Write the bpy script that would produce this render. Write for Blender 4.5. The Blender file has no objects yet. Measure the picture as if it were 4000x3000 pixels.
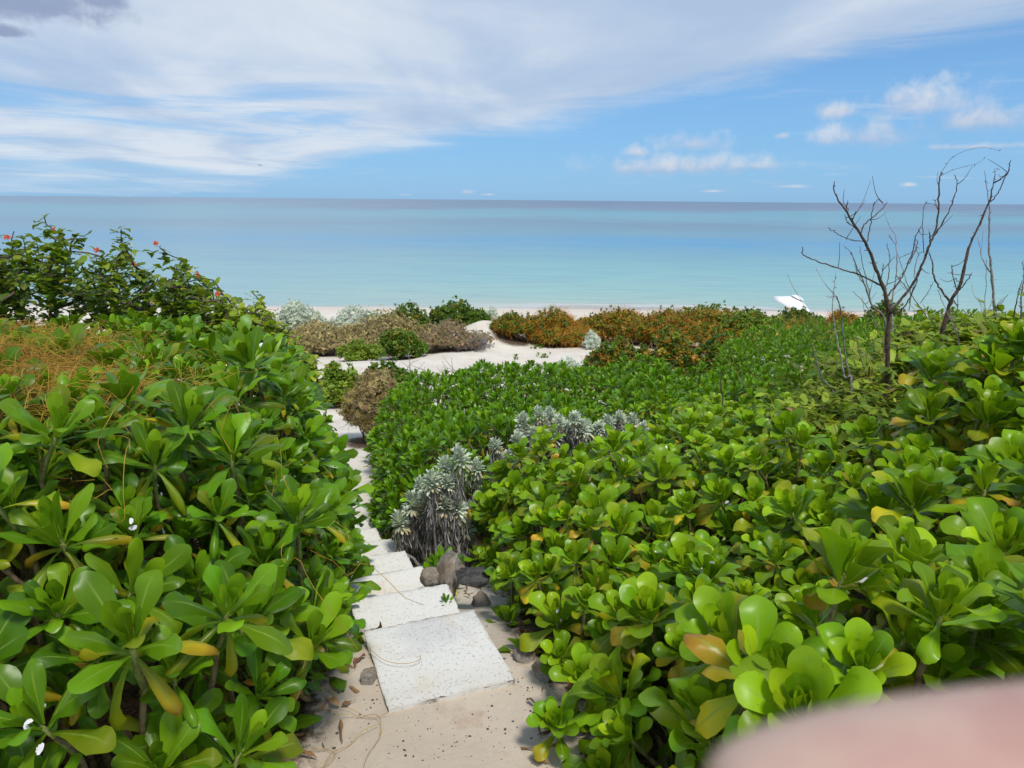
import bpy, math, random
import numpy as np
from mathutils import Matrix, Vector

sc = bpy.context.scene
C = sc.collection
rng = np.random.RandomState(7)
random.seed(7)
PI = math.pi
rad = math.radians

# ------------------------------------------------------------------ camera
FPX, EYE = 2803.0, 1.62
PITCH, ROLL = rad(14.39), rad(0.5)
fwd = np.array([0, math.cos(PITCH), -math.sin(PITCH)])
up0 = np.array([0, math.sin(PITCH), math.cos(PITCH)])
rt0 = np.array([1.0, 0, 0])
rt = rt0 * math.cos(ROLL) + up0 * math.sin(ROLL)
up = up0 * math.cos(ROLL) - rt0 * math.sin(ROLL)
cam_d = bpy.data.cameras.new('camera')
cam = bpy.data.objects.new('camera', cam_d)
C.objects.link(cam)
cam.matrix_world = Matrix(((rt[0], up[0], -fwd[0], 0), (rt[1], up[1], -fwd[1], 0), (rt[2], up[2], -fwd[2], EYE), (0, 0, 0, 1)))
cam_d.sensor_width = 36.0
cam_d.lens = 36.0 * FPX / 4000.0
cam_d.clip_start = 0.01
cam_d.clip_end = 80000
cam_d.dof.use_dof = True
cam_d.dof.focus_distance = 2.9
cam_d.dof.aperture_fstop = 15.0
sc.camera = cam

# ------------------------------------------------------------------ light
SUN_EL, SUN_AZ = rad(62), rad(150)          # azimuth clockwise from +Y (behind and to the right)
sun_d = bpy.data.lights.new('sun', 'SUN')
sun_d.energy = 3.0
sun_d.angle = rad(12)
sun_d.color = (1.0, 0.95, 0.87)
sun = bpy.data.objects.new('sun', sun_d)
C.objects.link(sun)
sdir = Vector((math.sin(SUN_AZ) * math.cos(SUN_EL), math.cos(SUN_AZ) * math.cos(SUN_EL), math.sin(SUN_EL)))
sun.rotation_euler = (-sdir).to_track_quat('-Z', 'Y').to_euler()
sun.location = (5, -5, 20)
sc.view_settings.view_transform = 'Standard'
sc.view_settings.look = 'None'
sc.view_settings.exposure = 0.0
sc.view_settings.gamma = 1.0
sc.cycles.use_denoising = True
sc.cycles.adaptive_threshold = 0.02
sc.cycles.max_bounces = 4
sc.cycles.diffuse_bounces = 2
sc.cycles.glossy_bounces = 2
sc.cycles.transmission_bounces = 2
sc.cycles.transparent_max_bounces = 4
sc.cycles.caustics_reflective = False
sc.cycles.caustics_refractive = False


# ------------------------------------------------------------------ node helpers
class N:
    """tiny node-graph builder"""
    def __init__(self, tree):
        self.t = tree
        self.n = tree.nodes
        self.l = tree.links

    def add(self, typ, **kw):
        nd = self.n.new(typ)
        for k, v in kw.items():
            setattr(nd, k, v)
        return nd

    def put(self, sock, v):
        if v is None:
            return
        if isinstance(v, bpy.types.NodeSocket):
            self.l.new(v, sock)
        else:
            sock.default_value = v

    def m(self, op, a, b=None, c=None, clamp=False):
        nd = self.add('ShaderNodeMath', operation=op, use_clamp=clamp)
        self.put(nd.inputs[0], a)
        if b is not None:
            self.put(nd.inputs[1], b)
        if c is not None:
            self.put(nd.inputs[2], c)
        return nd.outputs[0]

    def step(self, x, a, b, c=0.0, d=1.0):
        nd = self.add('ShaderNodeMapRange', interpolation_type='SMOOTHSTEP')
        self.put(nd.inputs['Value'], x)
        for k, v in (('From Min', a), ('From Max', b), ('To Min', c), ('To Max', d)):
            self.put(nd.inputs[k], v)
        return nd.outputs[0]

    def mix(self, f, a, b, blend='MIX'):
        nd = self.add('ShaderNodeMix', data_type='RGBA', blend_type=blend)
        self.put(nd.inputs[0], f)
        self.put(nd.inputs[6], a if isinstance(a, bpy.types.NodeSocket) else (*a, 1)[:4])
        self.put(nd.inputs[7], b if isinstance(b, bpy.types.NodeSocket) else (*b, 1)[:4])
        return nd.outputs[2]

    def noise(self, vec, scale, detail=4.0, rough=0.55, dist=0.0, dim='3D'):
        nd = self.add('ShaderNodeTexNoise', noise_dimensions=dim)
        self.put(nd.inputs['Vector'], vec)
        nd.inputs['Scale'].default_value = scale
        nd.inputs['Detail'].default_value = detail
        nd.inputs['Roughness'].default_value = rough
        nd.inputs['Distortion'].default_value = dist
        return nd.outputs['Fac']

    def vec(self, x, y, z):
        nd = self.add('ShaderNodeCombineXYZ')
        self.put(nd.inputs[0], x); self.put(nd.inputs[1], y); self.put(nd.inputs[2], z)
        return nd.outputs[0]

    def xyz(self, v):
        nd = self.add('ShaderNodeSeparateXYZ')
        self.put(nd.inputs[0], v)
        return nd.outputs[0], nd.outputs[1], nd.outputs[2]

    def ramp(self, x, stops, interp='LINEAR'):
        nd = self.add('ShaderNodeValToRGB')
        cr = nd.color_ramp
        cr.interpolation = interp
        while len(cr.elements) > 1:
            cr.elements.remove(cr.elements[-1])
        cr.elements[0].position = stops[0][0]
        cr.elements[0].color = (*stops[0][1], 1)
        for p, c in stops[1:]:
            e = cr.elements.new(p)
            e.color = (*c, 1)
        self.put(nd.inputs[0], x)
        return nd.outputs[0]

    def bump(self, h, strength=0.3, dist=0.01):
        nd = self.add('ShaderNodeBump')
        nd.inputs['Strength'].default_value = strength
        nd.inputs['Distance'].default_value = dist
        self.put(nd.inputs['Height'], h)
        return nd.outputs[0]


def material(name):
    m = bpy.data.materials.new(name)
    m.use_nodes = True
    m.node_tree.nodes.clear()
    g = N(m.node_tree)
    out = g.add('ShaderNodeOutputMaterial')
    return m, g, out


def principled(g, out, col, rough=0.6, spec=0.5, normal=None):
    p = g.add('ShaderNodeBsdfPrincipled')
    g.put(p.inputs['Base Color'], col if isinstance(col, bpy.types.NodeSocket) else (*col, 1))
    g.put(p.inputs['Roughness'], rough)
    g.put(p.inputs['Specular IOR Level'], spec)
    if normal is not None:
        g.put(p.inputs['Normal'], normal)
    if out is not None:
        g.l.new(p.outputs[0], out.inputs[0])
    return p


def srgb(r, g, b):
    f = lambda c: (c / 255 / 12.92) if c / 255 < 0.04045 else ((c / 255 + 0.055) / 1.055) ** 2.4
    return (f(r), f(g), f(b))


# ------------------------------------------------------------------ world sky
def pix_dir(px, py):
    d = fwd + rt * (px - 2000) / FPX - up * (py - 1500) / FPX
    return d / np.linalg.norm(d)


def az_el(px2212, py2212):
    d = pix_dir(px2212 * 4000 / 2212, py2212 * 4000 / 2212)
    return math.degrees(math.atan2(d[0], d[1])), math.degrees(math.asin(d[2]))


world = bpy.data.worlds.new('World')
sc.world = world
world.use_nodes = True
world.node_tree.nodes.clear()
g = N(world.node_tree)
wout = g.add('ShaderNodeOutputWorld')
bg = g.add('ShaderNodeBackground')
g.l.new(bg.outputs[0], wout.inputs[0])
sky = g.add('ShaderNodeTexSky', sky_type='NISHITA')
sky.sun_disc = False
sky.sun_elevation = SUN_EL
sky.sun_rotation = SUN_AZ
sky.altitude = 0
sky.air_density = 1.0
sky.dust_density = 0.3
sky.ozone_density = 2.0
bg.inputs[1].default_value = 0.1
tc = g.add('ShaderNodeTexCoord')
nrm = g.add('ShaderNodeVectorMath', operation='NORMALIZE')
g.l.new(tc.outputs['Generated'], nrm.inputs[0])
dv = nrm.outputs[0]
dx, dy, dz = g.xyz(dv)
DEG = 180 / PI
az = g.m('MULTIPLY', g.m('ARCTAN2', dx, dy), DEG)
el = g.m('MULTIPLY', g.m('ARCSINE', dz), DEG)
# plane-projected cloud-deck coordinates (a layer overhead, foreshortened towards the horizon)
inv = g.m('DIVIDE', 1.0, g.m('ADD', g.m('MAXIMUM', dz, 0.0), 0.045))
cx = g.m('MULTIPLY', dx, inv)
cy = g.m('MULTIPLY', dy, inv)
deck = g.vec(g.m('ADD', g.m('MULTIPLY', cx, 0.9), g.m('MULTIPLY', cy, 0.25)), g.m('ADD', g.m('MULTIPLY', cy, 0.55), g.m('MULTIPLY', cx, -0.2)), 0.0)
nA = g.noise(deck, 0.55, 7, 0.56, 0.6)
nB = g.noise(deck, 0.28, 5, 0.5, 0.8)
streak = g.vec(g.m('MULTIPLY', az, 0.05), g.m('MULTIPLY', el, 0.55), 0.0)
nS = g.noise(streak, 1.0, 7, 0.62, 0.7)
nS2 = g.noise(streak, 3.1, 6, 0.6, 0.4)
# lower edge of the high cloud veil, as elevation over azimuth
azn = g.step(az, -180.0, 180.0)
azl = g.m('DIVIDE', g.m('ADD', az, 180.0), 360.0)
edge_pts = [(-180, 9), (-120, 6), (-60, 2.0), (-36, .3), (-20, .8), (-12, 3.0), (-4, 4.4), (5, 6.0), (14, 7.6), (24, 9.6), (35, 10.3), (60, 15), (100, 20), (150, 12), (180, 9)]
edge = g.ramp(azl, [((a + 180) / 360, (e / 30, e / 30, e / 30)) for a, e in edge_pts])
edge = g.m('MULTIPLY', edge, 30.0)
over = g.m('SUBTRACT', el, edge)
pert = g.m('MULTIPLY', g.m('SUBTRACT', nS, 0.5), g.m('ADD', 2.6, g.m('MULTIPLY', g.m('MAXIMUM', el, 0.0), 0.12)))
pert2 = g.m('MULTIPLY', g.m('SUBTRACT', nA, 0.5), 3.0)
veil = g.step(g.m('ADD', over, g.m('ADD', pert, pert2)), -0.7, 1.2)
leftzone = g.step(az, -2.0, -16.0)
mott = g.m('SUBTRACT', 1.0, g.m('MULTIPLY', g.m('MULTIPLY', leftzone, g.step(nS, 0.44, 0.66)), g.m('MULTIPLY', 0.75, g.step(el, 10.0, 6.5))))
veil = g.m('MULTIPLY', g.m('MULTIPLY', veil, mott), g.m('ADD', 0.84, g.m('MULTIPLY', nB, 0.16)))
broken = g.m('MULTIPLY', g.step(el, 14.0, 30.0), g.m('MULTIPLY', g.step(nA, 0.58, 0.42), 0.6))  # gaps added in the unseen overhead veil to lower the ambient light
veil = g.m('MULTIPLY', veil, g.m('SUBTRACT', 1.0, broken))
wisp = g.m('MULTIPLY', g.step(nS2, 0.52, 0.78), g.m('MULTIPLY', g.step(el, 0.0, 2.0), 0.45))
veil = g.m('MAXIMUM', veil, g.m('MULTIPLY', wisp, g.step(nB, 0.38, 0.6)))
lum = g.step(g.m('ADD', g.m('MULTIPLY', nA, 0.55), g.m('MULTIPLY', nB, 0.45)), 0.40, 0.58)
veil_col = g.mix(lum, srgb(178, 199, 226), srgb(222, 230, 240))
# Nishita sky, seen through clean sea air
skyc = g.mix(1.0, sky.outputs[0], (0.70, 0.98, 1.26), 'MULTIPLY')
skyc = g.mix(1.0, skyc, (0.1, 0.1, 0.1), 'MULTIPLY')
low = g.step(el, 22.0, -1.0)
skyc = g.mix(g.m('MULTIPLY', low, 0.68), skyc, srgb(126, 183, 238))
col = g.mix(veil, skyc, veil_col)


def blobs(items, noise, amp, soft):
    acc = None
    tone = None
    den = None
    for (px, py, w, h) in items:
        a0, e0 = az_el(px, py)
        wd = w / 2212 * 71.0
        hd = h / 1550 * 57.3
        u = g.m('DIVIDE', g.m('SUBTRACT', az, a0), wd)
        v = g.m('DIVIDE', g.m('SUBTRACT', el, e0), hd)
        v = g.m('MULTIPLY', v, g.m('ADD', 1.0, g.m('MULTIPLY', g.m('LESS_THAN', v, 0.0), 0.9)))
        r = g.m('SUBTRACT', 1.0, g.m('SQRT', g.m('ADD', g.m('MULTIPLY', u, u), g.m('MULTIPLY', v, v))))
        acc = r if acc is None else g.m('SMOOTH_MAX', acc, r, 0.15)
        wt = g.m('POWER', g.m('MAXIMUM', g.m('ADD', r, 0.6), 0.001), 2.0)
        tv = g.m('MULTIPLY', g.m('ADD', v, 0.6), wt)
        tone = tv if tone is None else g.m('ADD', tone, tv)
        den = wt if den is None else g.m('ADD', den, wt)
    f = g.m('ADD', acc, g.m('MULTIPLY', g.m('SUBTRACT', noise, 0.5), amp))
    return g.step(f, 0.0, soft), g.m('DIVIDE', tone, den)


nC = g.noise(dv, 30.0, 7, 0.6, 0.3)
cum1 = [(2000, 230, 165, 66), (2105, 264, 165, 50), (1940, 215, 60, 36), (1800, 243, 70, 30), (1870, 300, 160, 40), (1480, 362, 320, 38), (1490, 312, 120, 34), (1375, 330, 48, 22), (1640, 360, 80, 20), (2100, 318, 160, 10),
        (1965, 401, 17, 7), (1010, 416, 26, 8), (1055, 421, 30, 4), (1700, 404, 60, 6), (1540, 414, 50, 4), (870, 421, 30, 3), (1690, 295, 22, 12)]
cm, ct = blobs(cum1, nC, 2.0, 1.15)
ccol = g.mix(g.step(g.m('ADD', ct, g.m('MULTIPLY', g.m('SUBTRACT', nC, 0.5), 1.6)), 0.0, 1.5), srgb(176, 193, 220), srgb(224, 228, 235))
col = g.mix(g.m('MULTIPLY', cm, 0.86), col, ccol)
dk, dt = blobs([(60, 10, 190, 62), (210, 0, 70, 40), (10, 70, 60, 16)], nC, 1.5, 0.7)
col = g.mix(g.m('MULTIPLY', dk, 0.85), col, srgb(140, 156, 190))
# cloud colours are written as display radiance: undo the 0.1 background strength
g.put(bg.inputs[0], g.mix(1.0, col, (10, 10, 10), 'MULTIPLY'))


# ------------------------------------------------------------------ geometry helpers
def at(px, py, Y):
    """world point on the ground-plan distance Y ahead, seen at the photograph's pixel (4000 px wide)"""
    d = fwd + rt * (px - 2000) / FPX - up * (py - 1500) / FPX
    return np.array([0, 0, EYE]) + d * (Y / d[1])


S4 = 4000 / 2212


def at2(px, py, Y):
    return at(px * S4, py * S4, Y)


def project(P):
    q = np.atleast_2d(P) - np.array([0, 0, EYE])
    z = q @ fwd
    z = np.where(z < 0.02, 0.02, z)
    return np.stack([(2000 + FPX * (q @ rt) / z) / S4, (1500 - FPX * (q @ up) / z) / S4, z], 1)


class Geo:
    """accumulates vertices, faces (tri / quad) and an optional colour attribute"""
    def __init__(self):
        self.v, self.f, self.c, self.n = [], [], [], 0

    def add(self, v, f, c=None):
        v = np.asarray(v, float)
        self.v.append(v)
        f = np.asarray(f, int)
        self.f.append(f + self.n)
        self.c.append(np.zeros((len(v), 4)) if c is None else np.asarray(c, float))
        self.n += len(v)

    def mesh(self, name, mat, smooth=True, attr=True):
        me = bpy.data.meshes.new(name)
        if not self.v:
            return me
        v = np.concatenate(self.v)
        fl = [f for f in self.f if len(f)]
        nl = sum(f.size for f in fl)
        loops = np.concatenate([f.ravel() for f in fl])
        tot = np.concatenate([np.full(len(f), f.shape[1]) for f in fl])
        start = np.concatenate([[0], np.cumsum(tot)[:-1]])
        me.vertices.add(len(v))
        me.vertices.foreach_set('co', v.ravel())
        me.loops.add(nl)
        me.loops.foreach_set('vertex_index', loops.astype(np.int32))
        me.polygons.add(len(tot))
        me.polygons.foreach_set('loop_start', start.astype(np.int32))
        me.polygons.foreach_set('loop_total', tot.astype(np.int32))
        me.update(calc_edges=True)
        if attr:
            a = me.color_attributes.new('data', 'FLOAT_COLOR', 'POINT')
            a.data.foreach_set('color', np.concatenate(self.c).ravel())
        if smooth:
            me.polygons.foreach_set('use_smooth', np.ones(len(tot), bool))
        me.materials.append(mat)
        me.validate()
        return me


def link(name, me, parent=None, mw=None):
    o = bpy.data.objects.new(name, me)
    C.objects.link(o)
    if parent is not None:
        o.parent = parent
    if mw is not None:
        o.matrix_local = Matrix(mw.tolist()) if isinstance(mw, np.ndarray) else mw
    return o


def tag(o, label=None, cat=None, group=None, kind=None):
    if label: o['label'] = label
    if cat: o['category'] = cat
    if group: o['group'] = group
    if kind: o['kind'] = kind
    return o


def empty(name, loc, label, cat, group=None):
    o = bpy.data.objects.new(name, None)
    o.empty_display_size = 0.1
    C.objects.link(o)
    o.location = [float(q) for q in loc]
    return tag(o, label, cat, group)


def local(root, M):
    """world 4x4 to the root's local frame (roots are only translated)"""
    M = M.copy()
    M[:3, 3] -= np.array(root.location)
    return M


def unit(v):
    v = np.asarray(v, float)
    return v / (np.linalg.norm(v) + 1e-12)


def frame(axis, spin=0.0):
    z = unit(axis)
    a = np.array([0, 0, 1.0]) if abs(z[2]) < 0.9 else np.array([1.0, 0, 0])
    x = unit(np.cross(a, z))
    y = np.cross(z, x)
    c, s = math.cos(spin), math.sin(spin)
    return np.stack([c * x + s * y, -s * x + c * y, z], 1)


def xf(R, t, s=1.0):
    M = np.eye(4)
    M[:3, :3] = R * s
    M[:3, 3] = t
    return M


def tube(pts, radii, sides=5, cap=True):
    P = np.asarray(pts, float)
    n = len(P)
    r = np.broadcast_to(np.asarray(radii, float), (n,))
    T = np.gradient(P, axis=0)
    T /= np.linalg.norm(T, axis=1, keepdims=True) + 1e-12
    a = np.array([0, 0, 1.0]) if abs(T[0][2]) < 0.9 else np.array([1.0, 0, 0])
    x = unit(np.cross(a, T[0]))
    ang = np.arange(sides) * 2 * PI / sides
    V = np.zeros((n * sides, 3))
    for i in range(n):
        x = x - T[i] * (x @ T[i])
        x = unit(x)
        y = np.cross(T[i], x)
        V[i * sides:(i + 1) * sides] = P[i] + r[i] * (np.cos(ang)[:, None] * x + np.sin(ang)[:, None] * y)
    i = np.arange(n - 1)[:, None] * sides
    j = np.arange(sides)[None, :]
    k = (j + 1) % sides
    F = np.stack([i + j, i + k, i + sides + k, i + sides + j], -1).reshape(-1, 4)
    if cap:
        V = np.concatenate([V, [P[-1] + T[-1] * r[-1] * 0.6]])
        tip = len(V) - 1
        b = (n - 1) * sides
        F2 = np.stack([b + j[0], b + k[0], np.full(sides, tip), np.full(sides, tip)], -1)
        return V, F, F2[:, :3]
    return V, F, None


def add_tube(geo, pts, radii, sides=5, col=(0, 0, 0, 0)):
    V, F, F2 = tube(pts, radii, sides)
    c = np.tile(np.array(col, float), (len(V), 1))
    n0 = geo.n
    geo.add(V, F, c)
    if F2 is not None:
        geo.f.append(F2 + n0)


def smooth_path(pts, n):
    """Catmull-Rom through control points"""
    P = np.asarray(pts, float)
    P = np.concatenate([[2 * P[0] - P[1]], P, [2 * P[-1] - P[-2]]])
    m = len(P) - 3
    out = []
    for t in np.linspace(0, m - 1e-6, n):
        i = int(t)
        f = t - i
        p0, p1, p2, p3 = P[i:i + 4]
        out.append(0.5 * ((2 * p1) + (-p0 + p2) * f + (2 * p0 - 5 * p1 + 4 * p2 - p3) * f * f + (-p0 + 3 * p1 - 3 * p2 + p3) * f ** 3))
    return np.array(out)


# value noise in plan for terrain and canopies
_perm = np.random.RandomState(3).rand(256, 256)


def vnoise(x, y):
    x = np.asarray(x, float); y = np.asarray(y, float)
    xi = np.floor(x).astype(int); yi = np.floor(y).astype(int)
    fx = x - xi; fy = y - yi
    fx = fx * fx * (3 - 2 * fx); fy = fy * fy * (3 - 2 * fy)
    q = lambda a, b: _perm[a % 256, b % 256]
    return (q(xi, yi) * (1 - fx) + q(xi + 1, yi) * fx) * (1 - fy) + (q(xi, yi + 1) * (1 - fx) + q(xi + 1, yi + 1) * fx) * fy - 0.5


SEA = -5.4
GY = np.array([-400, 2.25, 2.6, 5.2, 8, 11, 20, 23, 26.5, 29, 33, 37, 41, 47.6, 60, 90, 400.])
GZ = np.array([0, 0, -.09, -1.06, -1.5, -1.95, -2.95, -3.32, -3.5, -3.8, -4.55, -5.0, -5.18, -5.4, -5.9, -7, -20.])


def ground(x, y):
    x = np.asarray(x, float); y = np.asarray(y, float)
    z = 0
    for o, w in ((-0.25, 1), (0, 2), (0.25, 1)):
        z = z + w * np.interp(y + o * np.clip(np.abs(y) * 0.12, 0.2, 3), GY, GZ)
    z = z / 4
    far = np.clip((y - 6) / 10, 0, 1) * np.clip((42 - y) / 6, 0, 1)
    z = z + far * (0.45 * vnoise(x * 0.13 + 3, y * 0.17) + 0.18 * vnoise(x * 0.5, y * 0.5) + 0.05 * vnoise(x * 1.9, y * 1.9))
    near = np.clip((12 - y) / 6, 0, 1)
    z = z + near * (0.02 * vnoise(x * 3.1, y * 3.1) + 0.012 * vnoise(x * 9, y * 9) + 0.006 * vnoise(x * 25, y * 25))
    # sand bank climbing to the gap in the dune
    b = np.exp(-((x + 0.95) / 1.25) ** 2 - ((y - 25.3) / 1.8) ** 2)
    z = z + 0.8 * b
    side = np.clip((x - 1.2) / 3, 0, 1) * np.clip((9 - y) / 4, 0, 1)
    return z + 0.25 * side


def ground_pt(px, py, y0, y1):
    """where the sight line of a pixel (2212 px wide) meets the ground between y0 and y1"""
    ys = np.linspace(y0, y1, 400)
    P = np.array([at2(px, py, q) for q in ys])
    dz = P[:, 2] - ground(P[:, 0], P[:, 1])
    k = np.argmax(dz < 0)
    return P[k]


def in_poly(P, poly):
    x, y = P[:, 0], P[:, 1]
    c = np.zeros(len(P), bool)
    n = len(poly)
    for i in range(n):
        x1, y1 = poly[i]; x2, y2 = poly[(i + 1) % n]
        hit = ((y1 > y) != (y2 > y)) & (x < (x2 - x1) * (y - y1) / (y2 - y1 + 1e-12) + x1)
        c ^= hit
    return c


def poly_dist(P, poly):
    d = np.full(len(P), 1e9)
    n = len(poly)
    for i in range(n):
        a = np.array(poly[i]); b = np.array(poly[(i + 1) % n])
        ab = b - a
        t = np.clip(((P - a) @ ab) / (ab @ ab), 0, 1)
        d = np.minimum(d, np.linalg.norm(P - a - t[:, None] * ab, axis=1))
    return d


class TPS:
    def __init__(self, pts, lam=0.002):
        P = np.asarray(pts, float)
        self.p = P[:, :2]
        n = len(P)
        K = self.k(np.linalg.norm(self.p[:, None] - self.p[None], axis=2)) + lam * np.eye(n)
        Q = np.concatenate([np.ones((n, 1)), self.p], 1)
        A = np.block([[K, Q], [Q.T, np.zeros((3, 3))]])
        s = np.linalg.solve(A, np.concatenate([P[:, 2], np.zeros(3)]))
        self.w, self.a = s[:n], s[n:]

    @staticmethod
    def k(r):
        return np.where(r > 1e-9, r * r * np.log(r + 1e-12), 0)

    def __call__(self, xy):
        xy = np.atleast_2d(xy)
        return self.k(np.linalg.norm(xy[:, None] - self.p[None], axis=2)) @ self.w + self.a[0] + xy @ self.a[1:]


# ------------------------------------------------------------------ materials
def leaf_material(name, stops, midrib, rough=0.34, trans=0.22, trans_col=(0.34, 0.50, 0.01), spec=0.25, mid_w=0.055, var=0.8):
    m, g, out = material(name)
    at_ = g.add('ShaderNodeAttribute', attribute_name='data')
    sep = g.add('ShaderNodeSeparateColor')
    g.l.new(at_.outputs['Color'], sep.inputs[0])
    age, rnd, v = sep.outputs[0], sep.outputs[1], sep.outputs[2]
    u = at_.outputs['Alpha']
    oi = g.add('ShaderNodeObjectInfo')
    geo = g.add('ShaderNodeNewGeometry')
    pn = g.noise(geo.outputs['Position'], 16.0, 2, 0.6)
    a2 = g.m('ADD', age, g.m('MULTIPLY', g.m('SUBTRACT', u, 0.55), g.m('MULTIPLY', g.step(age, 0.5, 0.75), 0.45)))
    a2 = g.m('ADD', a2, g.m('MULTIPLY', g.m('SUBTRACT', pn, 0.5), 0.16))
    col = g.ramp(a2, stops)
    hsv = g.add('ShaderNodeHueSaturation')
    r2 = g.m('FRACT', g.m('ADD', rnd, oi.outputs['Random']))
    g.put(hsv.inputs['Hue'], g.m('ADD', 0.488, g.m('MULTIPLY', r2, 0.024)))
    g.put(hsv.inputs['Value'], g.m('ADD', 1 - var * 0.5, g.m('MULTIPLY', g.m('FRACT', g.m('MULTIPLY', r2, 7.31)), var)))
    g.put(hsv.inputs['Color'], col)
    c = hsv.outputs[0]
    if midrib is not None:
        vv = g.m('ABSOLUTE', g.m('SUBTRACT', v, 0.5))
        mr = g.m('MULTIPLY', g.step(vv, mid_w, mid_w * 0.35), g.step(u, 1.0, 0.55))
        c = g.mix(g.m('MULTIPLY', mr, 0.75), c, midrib)
        # faint side veins
        vein = g.m('SINE', g.m('ADD', g.m('MULTIPLY', u, 75.0), g.m('MULTIPLY', vv, -60.0)))
        c = g.mix(g.m('MULTIPLY', g.step(vein, 0.75, 1.0), 0.13), c, midrib)
    spn = g.noise(geo.outputs['Position'], 130.0, 2, 0.5)
    c = g.mix(g.m('MULTIPLY', g.step(spn, 0.66, 0.72), g.m('MULTIPLY', g.step(pn, 0.5, 0.62), 0.55)), c, (0.13, 0.075, 0.02))
    p = principled(g, None, c, g.m('ADD', rough, g.m('MULTIPLY', g.m('SUBTRACT', pn, 0.5), 0.2)), spec)
    t = g.add('ShaderNodeBsdfTranslucent')
    g.put(t.inputs[0], g.mix(0.55, g.mix(1.0, c, (1.7, 1.7, 1.2), 'MULTIPLY'), trans_col))
    mx = g.add('ShaderNodeMixShader')
    mx.inputs[0].default_value = trans
    g.l.new(p.outputs[0], mx.inputs[1])
    g.l.new(t.outputs[0], mx.inputs[2])
    g.l.new(mx.outputs[0], out.inputs[0])
    return m


YEL = (0.62, 0.43, 0.025)
M_right = leaf_material('leaf_bright_green', [(0, (0.31, 0.46, 0.010)), (0.25, (0.185, 0.335, 0.004)), (0.5, (0.098, 0.210, 0.003)), (0.72, (0.38, 0.36, 0.008)), (0.9, YEL), (1, (0.55, 0.30, 0.03))], (0.26, 0.38, 0.06))
M_left = leaf_material('leaf_deep_green', [(0, (0.21, 0.365, 0.010)), (0.25, (0.118, 0.252, 0.005)), (0.5, (0.060, 0.158, 0.004)), (0.72, (0.32, 0.32, 0.008)), (0.9, YEL), (1, (0.5, 0.28, 0.03))], (0.22, 0.34, 0.05), rough=0.33)
M_mid = leaf_material('leaf_slim_green', [(0, (0.21, 0.38, 0.008)), (0.25, (0.118, 0.270, 0.005)), (0.5, (0.060, 0.165, 0.004)), (0.72, (0.26, 0.28, 0.010)), (0.9, YEL), (1, (0.45, 0.26, 0.04))], (0.16, 0.28, 0.04), mid_w=0.06)
M_silver = leaf_material('leaf_silver', [(0, (0.70, 0.76, 0.64)), (0.5, (0.58, 0.65, 0.55)), (0.8, (0.62, 0.59, 0.36)), (1, (0.58, 0.45, 0.22))], None, rough=0.75, trans=0.28, trans_col=(0.5, 0.58, 0.42), spec=0.2)
M_cordia = leaf_material('leaf_cordia', [(0, (0.33, 0.40, 0.02)), (0.3, (0.15, 0.235, 0.012)), (0.6, (0.055, 0.105, 0.012)), (0.85, (0.30, 0.30, 0.02)), (1, YEL)], (0.22, 0.32, 0.08), rough=0.5, trans=0.3, spec=0.35)
M_vine = leaf_material('leaf_vine', [(0, (0.31, 0.40, 0.025)), (0.4, (0.15, 0.25, 0.018)), (0.7, (0.065, 0.13, 0.014)), (1, (0.30, 0.17, 0.07))], (0.3, 0.34, 0.08), rough=0.5, trans=0.3, spec=0.3)
M_tan = leaf_material('leaf_tan', [(0, (0.50, 0.40, 0.19)), (0.4, (0.35, 0.29, 0.115)), (0.7, (0.19, 0.18, 0.075)), (1, (0.42, 0.27, 0.17))], None, rough=0.7, trans=0.2, trans_col=(0.5, 0.4, 0.15), spec=0.2)
M_far = leaf_material('leaf_dune_green', [(0, (0.22, 0.30, 0.03)), (0.3, (0.11, 0.20, 0.02)), (0.6, (0.05, 0.115, 0.012)), (0.85, (0.36, 0.28, 0.03)), (1, (0.5, 0.26, 0.03))], None, rough=0.4, trans=0.25)
M_dead = leaf_material('leaf_dead', [(0, (0.24, 0.13, 0.06)), (0.5, (0.16, 0.085, 0.04)), (1, (0.30, 0.2, 0.11))], None, rough=0.8, trans=0.1, trans_col=(0.4, 0.2, 0.08), spec=0.2)
M_skirt = leaf_material('leaf_dead_grey', [(0, (0.28, 0.27, 0.27)), (0.5, (0.18, 0.175, 0.18)), (1, (0.40, 0.37, 0.31))], None, rough=0.85, trans=0.08, trans_col=(0.3, 0.3, 0.3), spec=0.15)


def bark(name, c1, c2, scale=40, rough=0.85):
    m, g, out = material(name)
    tcx = g.add('ShaderNodeTexCoord')
    n = g.noise(tcx.outputs['Object'], scale, 5, 0.65)
    n2 = g.noise(tcx.outputs['Object'], scale * 0.2, 3, 0.5)
    c = g.mix(g.step(n, 0.35, 0.65), c1, c2)
    c = g.mix(g.m('MULTIPLY', g.step(n2, 0.5, 0.7), 0.4), c, tuple(min(1, 1.6 * q) for q in c2))
    principled(g, out, c, rough, 0.3, g.bump(n, 0.7, 0.004))
    return m


M_bark = bark('bark_dark', (0.045, 0.030, 0.022), (0.15, 0.10, 0.075))
M_grey = bark('bark_grey', (0.16, 0.14, 0.135), (0.34, 0.31, 0.30))
M_stem = bark('stem_brown', (0.10, 0.075, 0.03), (0.24, 0.18, 0.09), 60)
M_green_stem = bark('stem_green', (0.13, 0.16, 0.04), (0.25, 0.28, 0.08), 60, 0.6)


def thread(name, c1, c2):
    m, g, out = material(name)
    geo = g.add('ShaderNodeNewGeometry')
    n = g.noise(geo.outputs['Position'], 6.0, 3, 0.6)
    c = g.mix(g.step(n, 0.35, 0.65), c1, c2)
    principled(g, out, c, 0.55, 0.4)
    return m


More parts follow.
